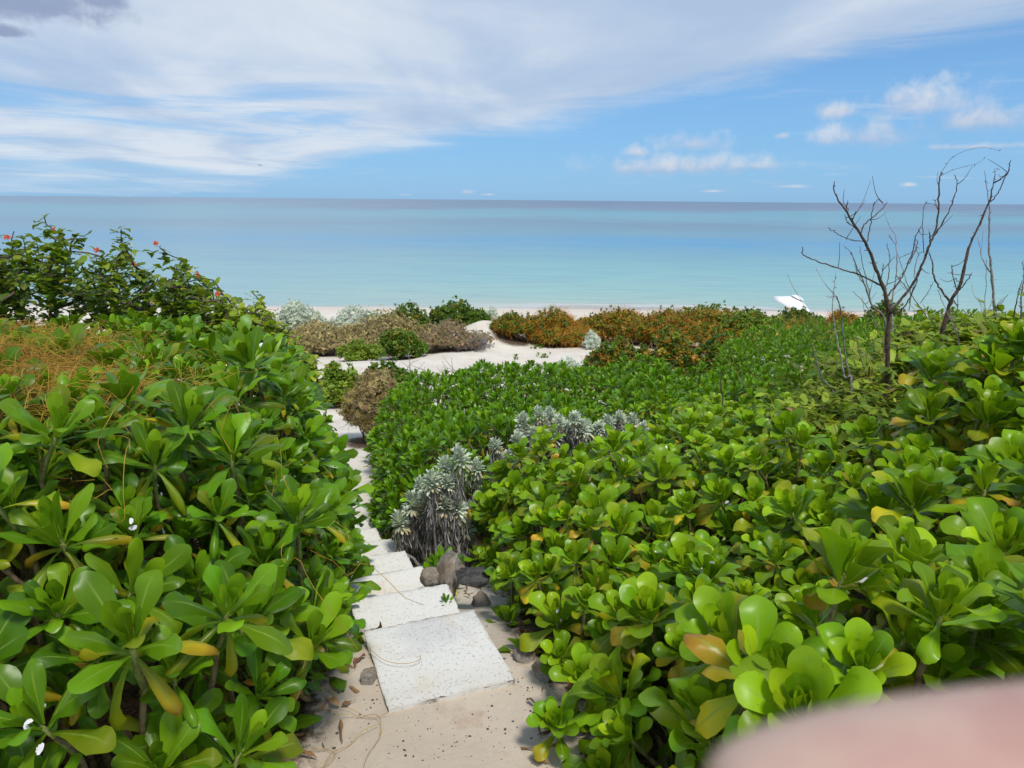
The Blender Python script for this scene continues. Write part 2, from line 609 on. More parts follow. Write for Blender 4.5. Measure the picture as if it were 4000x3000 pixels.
M_dodder = thread('dodder_gold', (0.34, 0.16, 0.02), (0.55, 0.36, 0.04))
M_rust = thread('dodder_rust', (0.42, 0.16, 0.014), (0.72, 0.34, 0.03))
M_olive_thread = thread('dodder_olive', (0.17, 0.13, 0.02), (0.33, 0.27, 0.045))


def plain(name, c, rough=0.6, spec=0.4, trans=0.0):
    m, g, out = material(name)
    geo = g.add('ShaderNodeNewGeometry')
    n = g.noise(geo.outputs['Position'], 30.0, 4, 0.6)
    cc = g.mix(n, tuple(0.85 * q for q in c), tuple(min(1, 1.12 * q) for q in c))
    principled(g, out, cc, rough, spec)
    return m


M_white = plain('petal_white', (0.78, 0.76, 0.78), 0.6)
M_orange = plain('petal_orange', (0.48, 0.075, 0.015), 0.6)
M_berry = plain('berry_white', (0.62, 0.66, 0.52), 0.35)

# sand
m, g, out = material('sand')
M_sand = m
geo = g.add('ShaderNodeNewGeometry')
pos = geo.outputs['Position']
at_ = g.add('ShaderNodeAttribute', attribute_name='data')
sep = g.add('ShaderNodeSeparateColor')
g.l.new(at_.outputs['Color'], sep.inputs[0])
litter, beach, platform = sep.outputs[0], sep.outputs[1], sep.outputs[2]
n1 = g.noise(pos, 1.7, 5, 0.6)
n2 = g.noise(pos, 220.0, 3, 0.7)
n3 = g.noise(pos, 26.0, 6, 0.65)
c = g.mix(g.step(n1, 0.3, 0.7), (0.65, 0.585, 0.485), (0.73, 0.68, 0.59))
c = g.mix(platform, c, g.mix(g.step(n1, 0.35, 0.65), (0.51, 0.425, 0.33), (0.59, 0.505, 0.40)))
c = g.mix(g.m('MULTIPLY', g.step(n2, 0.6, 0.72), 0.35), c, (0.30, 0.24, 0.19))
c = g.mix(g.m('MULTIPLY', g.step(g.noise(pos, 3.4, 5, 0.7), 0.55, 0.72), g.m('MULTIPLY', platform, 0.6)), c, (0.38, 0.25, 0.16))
vor = g.add('ShaderNodeTexVoronoi')
vor.inputs['Scale'].default_value = 60
g.l.new(pos, vor.inputs['Vector'])
spk = g.m('MULTIPLY', g.step(vor.outputs['Distance'], 0.20, 0.12), g.step(g.noise(pos, 30.0, 2), 0.48, 0.6))
c = g.mix(g.m('MULTIPLY', spk, 0.75), c, (0.12, 0.10, 0.085))
wet = g.m('MULTIPLY', beach, 1.0)
c = g.mix(wet, c, (0.60, 0.52, 0.44))
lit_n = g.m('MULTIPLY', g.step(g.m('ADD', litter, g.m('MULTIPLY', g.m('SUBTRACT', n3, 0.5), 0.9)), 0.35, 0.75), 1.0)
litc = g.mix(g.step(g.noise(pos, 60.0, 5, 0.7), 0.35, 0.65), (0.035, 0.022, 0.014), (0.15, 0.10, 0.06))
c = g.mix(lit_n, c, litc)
hh = g.m('ADD', g.m('MULTIPLY', n3, 0.6), g.m('MULTIPLY', n2, 0.25))
principled(g, out, c, 0.9, 0.15, g.bump(hh, 0.5, 0.02))

# coral-stone slab
m, g, out = material('coral_stone')
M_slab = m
tcx = g.add('ShaderNodeTexCoord')
oi = g.add('ShaderNodeObjectInfo')
off = g.add('ShaderNodeVectorMath', operation='ADD')
g.l.new(tcx.outputs['Object'], off.inputs[0])
g.l.new(g.vec(g.m('MULTIPLY', oi.outputs['Random'], 50.0), 0.0, 0.0), off.inputs[1])
pos = off.outputs[0]
n1 = g.noise(pos, 5.0, 4, 0.55)
n2 = g.noise(pos, 90.0, 5, 0.65, 0.4)
n3 = g.noise(pos, 180.0, 3, 0.7)
c = g.mix(g.step(n1, 0.5, 0.72), (0.76, 0.745, 0.70), (0.71, 0.645, 0.54))
c = g.mix(g.m('MULTIPLY', g.step(g.noise(pos, 2.3, 4, 0.6), 0.52, 0.7), 0.35), c, (0.42, 0.43, 0.45))
pit = g.step(n2, 0.585, 0.65)
c = g.mix(g.m('MULTIPLY', pit, 0.38), c, (0.36, 0.34, 0.31))
c = g.mix(g.m('MULTIPLY', g.step(n3, 0.58, 0.7), 0.18), c, (0.4, 0.38, 0.36))
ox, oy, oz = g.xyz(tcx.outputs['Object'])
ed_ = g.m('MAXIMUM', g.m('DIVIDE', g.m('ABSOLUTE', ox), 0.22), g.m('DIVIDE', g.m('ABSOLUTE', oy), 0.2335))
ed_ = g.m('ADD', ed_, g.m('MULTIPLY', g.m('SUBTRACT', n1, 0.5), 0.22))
c = g.mix(g.m('MULTIPLY', g.step(ed_, 0.93, 1.05), 0.5), c, (0.29, 0.27, 0.235))  # worn, grimy margins that also paint in the contact shade between steps
c = g.mix(g.m('MULTIPLY', g.step(g.m('ADD', oy, g.m('MULTIPLY', n1, 0.1)), 0.0, -0.19), g.m('MULTIPLY', oi.outputs['Random'], 0.5)), c, (0.44, 0.39, 0.32))  # front strip: dirt plus painted shade of the step above
c = g.mix(1.0, c, g.mix(g.m('FRACT', g.m('MULTIPLY', oi.outputs['Random'], 13.7)), (0.90, 0.90, 0.90), (1.04, 1.03, 1.0)), 'MULTIPLY')
hgt = g.m('SUBTRACT', g.m('MULTIPLY', n3, 0.3), g.m('MULTIPLY', pit, 1.0))
principled(g, out, c, 0.85, 0.2, g.bump(hgt, 0.55, 0.006))

# limestone rocks
def rock_mat(name, c1, c2, c3):
    m, g, out = material(name)
    tcx = g.add('ShaderNodeTexCoord')
    pos = tcx.outputs['Object']
    n1 = g.noise(pos, 9.0, 6, 0.65)
    n2 = g.noise(pos, 45.0, 6, 0.75, 0.8)
    c = g.mix(g.step(n1, 0.35, 0.62), c1, c2)
    c = g.mix(g.m('MULTIPLY', g.step(n2, 0.5, 0.62), 0.55), c, c3)
    principled(g, out, c, 0.92, 0.15, g.bump(g.m('ADD', n2, n1), 0.9, 0.02))
    return m


M_rock = rock_mat('limestone', (0.36, 0.27, 0.19), (0.40, 0.375, 0.33), (0.12, 0.105, 0.09))
M_rock_dark = rock_mat('dark_stone', (0.05, 0.05, 0.052), (0.11, 0.108, 0.105), (0.20, 0.19, 0.18))

# sea
m, g, out = material('sea_water')
M_sea = m
geo = g.add('ShaderNodeNewGeometry')
sx, sy, sz = g.xyz(geo.outputs['Position'])
invy = g.m('DIVIDE', 7.02, g.m('MAXIMUM', sy, 20.0))
warp = g.vec(g.m('MULTIPLY', g.m('DIVIDE', sx, sy), 2.2), g.m('MULTIPLY', invy, 55.0), 0.0)
w1 = g.noise(warp, 1.0, 5, 0.6, 0.4)
w2 = g.noise(g.vec(g.m('MULTIPLY', sx, 0.012), g.m('MULTIPLY', sy, 0.035), 0.0), 1.0, 6, 0.65, 0.3)
t = g.m('DIVIDE', g.m('ADD', invy, g.m('ADD', g.m('MULTIPLY', g.m('SUBTRACT', w1, 0.5), 0.034), g.m('MULTIPLY', g.m('SUBTRACT', w2, 0.5), 0.008))), 0.15)
deep = [(0.0, srgb(108, 122, 144)), (0.06, srgb(116, 128, 148)), (0.10, srgb(112, 164, 176)), (0.14, srgb(118, 166, 180)), (0.20, srgb(114, 142, 158)), (0.28, srgb(114, 158, 174)), (0.36, srgb(92, 158, 194)), (0.47, srgb(120, 170, 182)),
        (0.62, srgb(136, 186, 184)), (0.80, srgb(150, 192, 182)), (0.92, srgb(166, 194, 178)), (0.975, srgb(184, 186, 170)), (1.0, srgb(188, 178, 162))]
c = g.ramp(t, deep)
w3 = g.noise(g.vec(g.m('MULTIPLY', g.m('DIVIDE', sx, sy), 9.0), g.m('MULTIPLY', invy, 420.0), 0.0), 1.0, 5, 0.65, 0.2)
w4 = g.noise(g.vec(g.m('MULTIPLY', sx, 0.05), g.m('MULTIPLY', sy, 0.35), 0.0), 1.0, 5, 0.6, 0.3)
c = g.mix(g.m('MULTIPLY', g.step(w3, 0.42, 0.72), 0.38), c, srgb(126, 146, 168))
c = g.mix(g.m('MULTIPLY', g.step(w4, 0.5, 0.75), 0.20), c, srgb(176, 196, 196))
foam = g.m('MULTIPLY', g.m('MULTIPLY', g.step(t, 0.945, 0.965), g.step(t, 0.995, 0.975)), g.step(w2, 0.42, 0.6))
c = g.mix(g.m('MULTIPLY', foam, 0.6), c, srgb(222, 224, 218))
leftn = g.step(g.m('DIVIDE', sx, sy), 0.1, -0.5)
c = g.mix(g.m('MULTIPLY', leftn, 0.45), c, srgb(128, 166, 186))  # paler left side: cloud reflection painted into the water colour
wv1 = g.noise(g.vec(g.m('MULTIPLY', sx, 0.35), sy, 0.0), 1.6, 4, 0.6, 0.3)
wv2 = g.noise(g.vec(g.m('MULTIPLY', sx, 0.2), g.m('MULTIPLY', sy, 0.6), 0.0), 0.25, 3, 0.5)
hgt = g.m('ADD', g.m('MULTIPLY', wv1, 0.4), wv2)
nb = g.bump(hgt, 0.45, 0.25)
df = g.add('ShaderNodeBsdfDiffuse')
g.put(df.inputs[0], c)
gl = g.add('ShaderNodeBsdfGlossy')
gl.inputs['Roughness'].default_value = 0.18
g.put(gl.inputs['Normal'], nb)
fr = g.add('ShaderNodeFresnel')
fr.inputs[0].default_value = 1.33
g.put(fr.inputs['Normal'], nb)
mx = g.add('ShaderNodeMixShader')
g.put(mx.inputs[0], g.m('MULTIPLY', g.m('MINIMUM', fr.outputs[0], 0.6), 0.7))
g.l.new(df.outputs[0], mx.inputs[1])
g.l.new(gl.outputs[0], mx.inputs[2])
g.l.new(mx.outputs[0], out.inputs[0])

m, g, out = material('canvas_white')
M_canvas = m
tcx = g.add('ShaderNodeTexCoord')
n = g.noise(tcx.outputs['Object'], 400.0, 2, 0.5)
principled(g, out, g.mix(n, (0.74, 0.75, 0.77), (0.80, 0.81, 0.83)), 0.8, 0.2)
M_metal = plain('pole_white', (0.7, 0.7, 0.7), 0.4)

m, g, out = material('skin')
M_skin = m
tcx = g.add('ShaderNodeTexCoord')
n = g.noise(tcx.outputs['Object'], 90.0, 4, 0.6)
n2 = g.noise(tcx.outputs['Object'], 600.0, 3, 0.6)
n4 = g.noise(tcx.outputs['Object'], 45.0, 2, 0.5)
c = g.mix(g.step(n, 0.42, 0.6), (0.52, 0.36, 0.285), (0.48, 0.29, 0.24))
c = g.mix(g.m('MULTIPLY', g.step(n4, 0.55, 0.7), 0.5), c, (0.33, 0.145, 0.11))
p = principled(g, out, c, 0.5, 0.4, g.bump(n2, 0.2, 0.0005))
M_nail = plain('nail', (0.66, 0.42, 0.36), 0.3)

# ------------------------------------------------------------------ ground and sea
L_POLY = [(-.66, 1.12), (-.62, 1.5), (-.60, 1.9), (-.66, 2.4), (-.74, 2.9), (-.85, 3.3), (-.97, 3.8), (-1.14, 4.4), (-1.38, 5.0), (-1.7, 5.4), (-3.4, 5.2), (-5.2, 5.0), (-4.2, 3.6), (-2.6, 2), (-2.0, 1.2), (-1.4, 1.0), (-.8, 1.0)]
R_POLY = [(.60, .95), (.45, 1.3), (.31, 1.65), (.22, 2.0), (.08, 2.35), (-.02, 2.7), (.02, 3.1), (-.1, 3.65), (-.3, 4.15), (-.86, 4.5), (-1.06, 5.3), (-1.34, 6.8), (-1.75, 8.4), (-1.5, 9.4), (0, 10.2), (1.5, 10.2), (2.6, 10),
          (3.0, 9.4), (3.5, 9.8), (3.3, 11.5), (3.8, 13.5), (6, 15.0), (9, 15.5), (13, 14), (10, 7.5), (7, 4.4), (5, 2.4), (3.2, 1.0), (1.6, .6)]


def axis_grid(stops):
    out = []
    for (a, b, s) in stops:
        out += list(np.arange(a, b, s))
    out.append(stops[-1][1])
    return np.array(out)


gx = axis_grid([(-420, -60, 30), (-60, -20, 3), (-20, -6, .6), (-6, -1.6, .15), (-1.6, 1.6, .04), (1.6, 6, .15), (6, 20, .6), (20, 60, 3), (60, 420, 30)])
gy = axis_grid([(-400, -20, 40), (-20, 0, 2), (0, 1, .2), (1, 6, .05), (6, 12, .15), (12, 30, .25), (30, 60, .8), (60, 400, 34)])
X, Y = np.meshgrid(gx, gy)
P2 = np.stack([X.ravel(), Y.ravel()], 1)
Z = ground(P2[:, 0], P2[:, 1])
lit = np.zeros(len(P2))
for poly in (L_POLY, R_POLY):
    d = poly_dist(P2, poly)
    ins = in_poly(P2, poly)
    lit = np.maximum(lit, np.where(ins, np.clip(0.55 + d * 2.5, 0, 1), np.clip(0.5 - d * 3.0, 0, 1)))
FAR_SPOTS = []          # (x, y, rx, ry) under dune shrubs, filled from the list below
shrub_defs = [
    # name, kind, x0, x1, ytop, ybase (2212 px), distance, depth, label
    ('silver_shrub', 'silver', 575, 700, 655, 694, 29.0, 2.0, 'silver-grey dune shrub nearest the flowering cordia, at the edge of the beach'),
    ('silver_shrub', 'silver', 690, 845, 662, 690, 28.5, 2.0, 'low silver-grey shrub behind the tan bushes and left of the dark green dome'),
    ('naupaka_bush', 'green', 825, 945, 657, 715, 26.5, 2.4, 'dark green bush on the dune between silver shrubs and sandy gap, its left half'),
    ('naupaka_bush', 'green', 935, 1042, 650, 712, 26.2, 2.2, 'dark green bush crowning the dune just left of the sandy gap'),
    ('tan_bush', 'tan', 618, 770, 690, 762, 24.3, 2.4, 'broad tan bush with grey twigs beside the cordia, leftmost on the dune'),
    ('tan_bush', 'tan', 750, 930, 668, 772, 24.0, 2.6, 'tall olive-tan feathery bush in the middle of the dune'),
    ('tan_bush', 'dead', 905, 1042, 697, 766, 23.2, 2.2, 'half-dead pinkish-grey twiggy bush at the foot of the sandy gap'),
    ('naupaka_bush', 'lime', 733, 812, 738, 784, 21.2, 1.2, 'small yellow-green bush on the sand in front of the tan bushes'),
    ('naupaka_bush', 'green', 822, 908, 716, 778, 21.8, 1.4, 'rounded mid-green bush standing in front of the olive-tan bush'),
    ('silver_shrub', 'silver', 1036, 1092, 666, 694, 28.0, 1.6, 'small silver shrub behind the top of the sandy gap'),
    ('naupaka_bush', 'green', 1058, 1150, 680, 752, 24.3, 2.0, 'green bush just right of the sandy gap with rust dodder on its side'),
    ('dodder_bush', 'rust', 1130, 1262, 672, 756, 24.6, 2.2, 'rust-orange dodder-covered bush right of the sandy gap'),
    ('dodder_bush', 'brownrust', 1240, 1420, 672, 752, 25.5, 2.4, 'brown and rust bush behind the pale grey-leaved shrub'),
    ('silver_shrub', 'silver', 1262, 1290, 716, 750, 23.6, 1.0, 'pale grey-leaved shrub tucked between two rust-coloured bushes'),
    ('dodder_bush', 'rust', 1380, 1610, 668, 745, 24.0, 2.4, 'longest rust-orange mat of dodder on the dune ridge'),
    ('naupaka_bush', 'green', 1440, 1660, 660, 690, 28.5, 1.6, 'long dark leggy green bush behind the rust dodder ridge'),
    ('naupaka_bush', 'lime', 1535, 1695, 676, 732, 23.6, 2.0, 'bright lime-green bush between rust dodder and dark olive bush'),
    ('tan_bush', 'olive', 1640, 1800, 676, 732, 24.8, 2.2, 'dark olive bush in front of the white beach umbrella'),
    ('naupaka_bush', 'green', 1640, 1790, 668, 690, 28.5, 1.4, 'sparse green sprigs at the foot of the white umbrella'),
    ('dodder_bush', 'rust', 1770, 1850, 676, 704, 27.0, 1.4, 'small rust dodder patch right of the umbrella'),
    ('naupaka_bush', 'green', 1835, 1975, 658, 706, 22.0, 1.8, 'green bush on the dune behind the tallest bare trunk'),
    ('naupaka_bush', 'yellowing', 1262, 1400, 732, 806, 16.0, 1.6, 'leggy bush with yellowed leaves right of the sand path bend'),
    ('naupaka_bush', 'yellowing', 1385, 1500, 716, 826, 14.3, 1.6, 'tall yellow-and-green leggy bush tangled with dodder in the middle ground'),
    ('naupaka_bush', 'yellowing', 1480, 1618, 730, 832, 13.6, 1.6, 'dark-hollowed yellowing bush beside the bright green slope'),
    ('silver_shrub', 'silver', 1180, 1272, 775, 802, 17.0, 1.2, 'low grey-green ground shrub at the right end of the sand path'),
    ('naupaka_bush', 'lime', 690, 765, 787, 850, 13.6, 1.0, 'small lime bush at the near edge of the sand, by the left thicket'),
    ('naupaka_bush', 'green', 770, 885, 784, 832, 14.2, 1.2, 'dark green low bush at the near edge of the sand path'),
    ('dodder_bush', 'gold', 735, 885, 808, 916, 9.9, 1.3, 'golden-brown dodder-covered bush standing at the bend of the footpath'),
]
SH = []
for (nm, kd, x0, x1, yt, yb, dist, dep, lab) in shrub_defs:
    a, b = at2(x0, yb, dist), at2(x1, yb, dist)
    cxm = (a[0] + b[0]) / 2
    rx = (b[0] - a[0]) / 2 * (1.0 if kd == 'silver' else 1.16)
    top = at2((x0 + x1) / 2, yt, dist)[2]
    gz = float(ground(cxm, dist))
    SH.append((nm, kd, cxm, dist, rx, dep / 2, gz, max(top, gz + 0.35), lab))
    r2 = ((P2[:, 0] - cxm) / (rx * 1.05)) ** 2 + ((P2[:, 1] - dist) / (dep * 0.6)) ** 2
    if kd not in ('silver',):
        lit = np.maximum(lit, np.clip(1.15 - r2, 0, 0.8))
beach = np.clip((P2[:, 1] - 44.2) / 2.5, 0, 1) * 0.8
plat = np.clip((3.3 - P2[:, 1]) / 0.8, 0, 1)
ncol = len(gx)
i = np.arange(len(gy) - 1)[:, None] * ncol
j = np.arange(ncol - 1)[None, :]
F = np.stack([i + j, i + j + 1, i + ncol + j + 1, i + ncol + j], -1).reshape(-1, 4)
geo_ = Geo()
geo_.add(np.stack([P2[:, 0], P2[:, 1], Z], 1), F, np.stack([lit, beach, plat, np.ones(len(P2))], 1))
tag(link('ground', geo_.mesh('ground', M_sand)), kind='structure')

geo_ = Geo()
ys = np.concatenate([np.linspace(40, 120, 60), np.geomspace(125, 40000, 40)])
xs = np.concatenate([-np.geomspace(60000, 130, 25), np.linspace(-120, 120, 60), np.geomspace(130, 60000, 25)])
X, Y = np.meshgrid(xs, ys)
Zs = SEA + 0.012 * np.sin(Y * 1.3 + X * 0.05 + 2 * np.sin(X * 0.05)) * np.clip((100 - Y) / 60, 0, 1)
nc = len(xs)
i = np.arange(len(ys) - 1)[:, None] * nc
j = np.arange(nc - 1)[None, :]
F = np.stack([i + j, i + j + 1, i + nc + j + 1, i + nc + j], -1).reshape(-1, 4)
geo_.add(np.stack([X.ravel(), Y.ravel(), Zs.ravel()], 1), F)
tag(link('sea', geo_.mesh('sea', M_sea, attr=False)), kind='structure')

# ------------------------------------------------------------------ leaves
PU = np.array([0, .12, .3, .5, .66, .8, .9, .97, 1.0])
PW = {'spoon': np.array([.13, .17, .36, .70, .94, 1.0, .90, .70, .55]),
      'slim': np.array([.18, .25, .5, .8, 1.0, .98, .82, .6, .4]),
      'lance': np.array([.5, .7, .95, 1.0, .9, .68, .42, .18, .04]),
      'ovate': np.array([.08, .55, .95, 1.0, .85, .6, .36, .14, .03])}


UD = {8: np.array([0, .16, .36, .56, .73, .86, .95, 1.0]), 5: np.array([0, .3, .6, .86, 1.0]), 4: np.array([0, .42, .8, 1.0]), 3: np.array([0, .62, 1.0])}


def leaf_geo(L, W, nu, nv, bend, tip, cup, wave, seed, prof='spoon', twist=0.0):
    r = np.random.RandomState(seed)
    u = UD[nu] if nu in UD else np.linspace(0, 1, nu) ** 0.85
    th = bend * u + tip * np.clip((u - .55) / .45, 0, 1) ** 2
    ds = np.diff(u, prepend=0) * L
    cy = np.cumsum(np.cos(th) * ds)
    cz = np.cumsum(-np.sin(th) * ds)
    w = np.interp(u, PU, PW[prof]) * W
    v = np.linspace(-1, 1, nv)
    ph1, ph2 = r.rand(2) * 6.28
    cu = cup * np.clip(u * 1.6, 0.3, 1) + 1e-4
    ang = cu[:, None] * v[None, :]
    x = w[:, None] * np.sin(ang) / cu[:, None]
    n = w[:, None] * (1 - np.cos(ang)) / cu[:, None]
    wv = np.where(v[None, :] < 0, np.sin(u[:, None] * 8.5 + ph1), np.sin(u[:, None] * 8.5 + ph2))
    n = n + 1.5 * wave * w[:, None] * wv * np.abs(v[None, :]) ** 1.5
    tw = twist * u[:, None]
    x, n = x * np.cos(tw) - n * np.sin(tw), x * np.sin(tw) + n * np.cos(tw)
    back = (v[None, :] ** 2) * L * TIPR[prof] * np.clip((u[:, None] - .7) / .3, 0, 1)
    Yv = cy[:, None] + n * np.sin(th)[:, None] - back * np.cos(th)[:, None]
    Zv = cz[:, None] + n * np.cos(th)[:, None] + back * np.sin(th)[:, None]
    V = np.stack([x, Yv, Zv], -1).reshape(-1, 3)
    i = np.arange(nu - 1)[:, None] * nv
    j = np.arange(nv - 1)[None, :]
    F = np.stack([i + j, i + j + 1, i + nv + j + 1, i + nv + j], -1).reshape(-1, 4)
    U = np.repeat(u, nv)
    VV = np.tile((v + 1) / 2, nu)
    return V, F, U, VV


TIPR = {'spoon': .055, 'slim': .03, 'lance': 0, 'ovate': 0}
RES = {'hi': (8, 5), 'mid': (5, 3), 'low': (4, 3)}
# shape classes: 0-1 inner upright, 2-4 spreading, 5-6 old
KIND = {
    'R': dict(L=.140, W=.0325, prof='spoon', mat=M_right, n=(17, 22),
              shapes=[(-.25, .15, .55, .08), (-.1, .3, .5, .12), (-.15, .5, .35, .15), (.1, .6, .25, .2), (.0, .9, .45, .22), (.35, .9, -.5, .25), (.6, .7, -.9, .3)]),
    'L': dict(L=.158, W=.0285, prof='spoon', mat=M_left, n=(15, 20),
              shapes=[(-.25, .2, .4, .12), (-.1, .4, .2, .16), (-.1, .6, -.3, .2), (.15, .7, -.7, .22), (.1, 1.1, -.5, .28), (.45, .8, -1.7, .15), (.7, .5, -2.2, .12)]),
    'M': dict(L=.115, W=.0175, prof='slim', mat=M_mid, n=(17, 22),
              shapes=[(-.3, .1, .6, .05), (-.2, .2, .5, .08), (-.3, .2, .5, .1), (-.1, .3, .4, .1), (.0, .4, .3, .12), (.3, .5, -.4, .15), (.5, .5, -.8, .15)]),
}
_leafcache = {}
_meshcache = {}


def leaf_arrays(kind, shape, res):
    k = (kind, shape, res)
    if k not in _leafcache:
        kd = KIND[kind]
        b, t, c, w = kd['shapes'][shape]
        nu, nv = RES[res]
        _leafcache[k] = leaf_geo(kd['L'], kd['W'], nu, nv, b, t, c, w, shape * 17 + ord(kind), kd['prof'])
    return _leafcache[k]


AGES = [0.05, 0.18, 0.32, 0.45, 0.58, 0.70, 0.85]


def leaf_mesh(kind, shape, age_i):
    k = (kind, shape, age_i)
    if k not in _meshcache:
        V, F, U, VV = leaf_arrays(kind, shape, 'hi')
        ge = Geo()
        ge.add(V, F, np.stack([np.full(len(V), AGES[age_i]), np.full(len(V), 0.3), VV, U], 1))
        _meshcache[k] = ge.mesh('leaf', KIND[kind]['mat'])
    return _meshcache[k]


def rosette_spec(kind, seed, old=0.5, droop=0.0):
    """leaves of one rosette: (shape, age index, 4x4)"""
    r = np.random.RandomState(seed)
    kd = KIND[kind]
    n = r.randint(kd['n'][0], kd['n'][1] + 1)
    out = []
    for i in range(n):
        f = i / (n - 1)
        tilt = 5 + 60 * f ** 0.95 + r.uniform(-7, 7) + droop * 34 * max(0, f - .55) / .45
        if kind == 'M':
            tilt = 6 + 58 * f + r.uniform(-7, 7)
        phi = i * 2.39996 + r.uniform(-.25, .25)
        if f < .33:
            sh = r.randint(0, 2); ag = 0 if r.rand() < .35 else 1
        elif f < .8:
            sh = r.randint(2, 5); ag = r.choice([1, 2, 2, 3])
        else:
            sh = r.randint(4, 6); ag = r.choice([2, 3, 3, 4])
        if f > .72 and r.rand() < old:
            sh = r.randint(5, 7); ag = r.choice([3, 4, 5, 5, 6] if old < .7 else [4, 5, 5, 6])
            tilt += r.uniform(10, 40)
        s = (0.5 + 0.52 * min(1, f * 1.7)) * r.uniform(.88, 1.1)
        t = rad(tilt)
        Rx = np.array([[1, 0, 0], [0, math.sin(t), -math.cos(t)], [0, math.cos(t), math.sin(t)]])
        c, sn = math.cos(phi), math.sin(phi)
        Rz = np.array([[c, -sn, 0], [sn, c, 0], [0, 0, 1]])
        tw = r.uniform(-.3, .3)
        Ry = np.array([[math.cos(tw), 0, math.sin(tw)], [0, 1, 0], [-math.sin(tw), 0, math.cos(tw)]])
        base = Rz @ np.array([0, .005 + .004 * f, .02 - .05 * f])
        out.append((sh, ag, xf(Rz @ Rx @ Ry, base, s)))
    return out


NVAR = 20
SPEC = {}
for kd, old, dr in (('R', .22, .1), ('L', .30, .45), ('M', .10, 0)):
    SPEC[kd] = [rosette_spec(kd, 100 + q + ord(kd), old, dr) for q in range(NVAR)]
SPEC['Lold'] = [rosette_spec('L', 900 + q, .95, 1.0) for q in range(4)]
SPEC['Rold'] = [rosette_spec('R', 950 + q, .8, .3) for q in range(4)]
_rc = {}


def rosette_arrays(kind, var, res):
    k = (kind, var, res)
    if k not in _rc:
        base = kind[0]
        Vs, Fs, Cs, n = [], [], [], 0
        r = np.random.RandomState(var)
        spec = SPEC[kind][var]
        if res == 'low':
            spec = spec[::-1][::2] + spec[:2]
        for sh, ag, M in spec:
            V, F, U, VV = leaf_arrays(base, sh, res)
            V = V @ M[:3, :3].T + M[:3, 3]
            Vs.append(V); Fs.append(F + n); n += len(V)
            Cs.append(np.stack([np.full(len(V), AGES[ag]), np.full(len(V), r.rand()), VV, U], 1))
        _rc[k] = (np.concatenate(Vs), np.concatenate(Fs), np.concatenate(Cs))
    return _rc[k]


def rosette_mesh(kind, var, res):
    k = ('mesh', kind, var, res)
    if k not in _meshcache:
        ge = Geo()
        ge.add(*rosette_arrays(kind, var, res))
        _meshcache[k] = ge.mesh('leaf_rosette', KIND[kind[0]]['mat'])
    return _meshcache[k]


_bud = {}


def bud_mesh(kind):
    if kind not in _bud:
        ge = Geo()
        add_tube(ge, [(0, 0, -.16), (.004, 0, -.08), (0, 0, -.01), (0, 0, .012)], [.006, .0065, .006, .002], 6)
        _bud[kind] = ge.mesh('rosette', M_green_stem, attr=False)
    return _bud[kind]


# white half-flowers and berries of the naupaka
ge = Geo()
for q in range(5):
    a = rad(-60 + 30 * q)
    V, F, U, VV = leaf_geo(.016, .0042, 4, 3, -.2, .5, .3, .1, q, 'slim')
    Rz = np.array([[math.cos(a), -math.sin(a), 0], [math.sin(a), math.cos(a), 0], [0, 0, 1]])
    ge.add(V @ Rz.T, F)
ME_flower = ge.mesh('flower', M_white, attr=False)
ge = Geo()
u_, v_ = np.meshgrid(np.linspace(0, 2 * PI, 9)[:-1], np.linspace(.15, PI - .15, 5))
V = .0065 * np.stack([np.cos(u_) * np.sin(v_), np.sin(u_) * np.sin(v_), 1.15 * np.cos(v_)], -1).reshape(-1, 3)
i = np.arange(4)[:, None] * 8
j = np.arange(8)[None, :]
ge.add(V, np.stack([i + j, i + (j + 1) % 8, i + 8 + (j + 1) % 8, i + 8 + j], -1).reshape(-1, 4)[:, ::-1])
ME_berry = ge.mesh('berry', M_berry, attr=False)


# ------------------------------------------------------------------ thickets
def poisson(P, r):
    """greedy dart throwing; P in priority order, r per point"""
    cell = r.max()
    grid = {}
    keep = []
    for k in range(len(P)):
        c = tuple(np.floor(P[k] / cell).astype(int))
        ok = True
        for a in (-1, 0, 1):
            for b in (-1, 0, 1):
                for d in (-1, 0, 1):
                    for q in grid.get((c[0] + a, c[1] + b, c[2] + d), ()):
                        if ((P[k] - P[q]) ** 2).sum() < min(r[k], r[q]) ** 2:
                            ok = False
                            break
                    if not ok: break
                if not ok: break
            if not ok: break
        if ok:
            grid.setdefault(c, []).append(k)
            keep.append(k)
    return keep


def crop6(pts):
    return [(1200 + x / 1.58, 1500 + y / 1.58) for x, y in pts]


LAV1 = crop6([(650, 715), (700, 620), (770, 585), (850, 500), (940, 440), (860, 735), (930, 750), (730, 690)])
LAV2 = crop6([(1160, 370), (1300, 335), (1330, 215), (1430, 175), (1470, 255), (1560, 225), (1650, 205), (1730, 265), (1690, 345), (1400, 300), (1500, 180), (1610, 280)])
LAV3 = crop6([(1860, 225), (1930, 195), (2010, 215), (2075, 265), (1950, 260), (1880, 285)])
CLEAR = [(1850, 885, 85, 4.6), (1760, 905, 55, 4.3), (1935, 850, 60, 4.7)] + [(x / S4, y / S4 + 8, 46, 4.35) for x, y in LAV1] + [(x / S4, y / S4 + 8, 46, 5.4) for x, y in LAV2] + [(x / S4, y / S4 + 4, 34, 5.9) for x, y in LAV3]


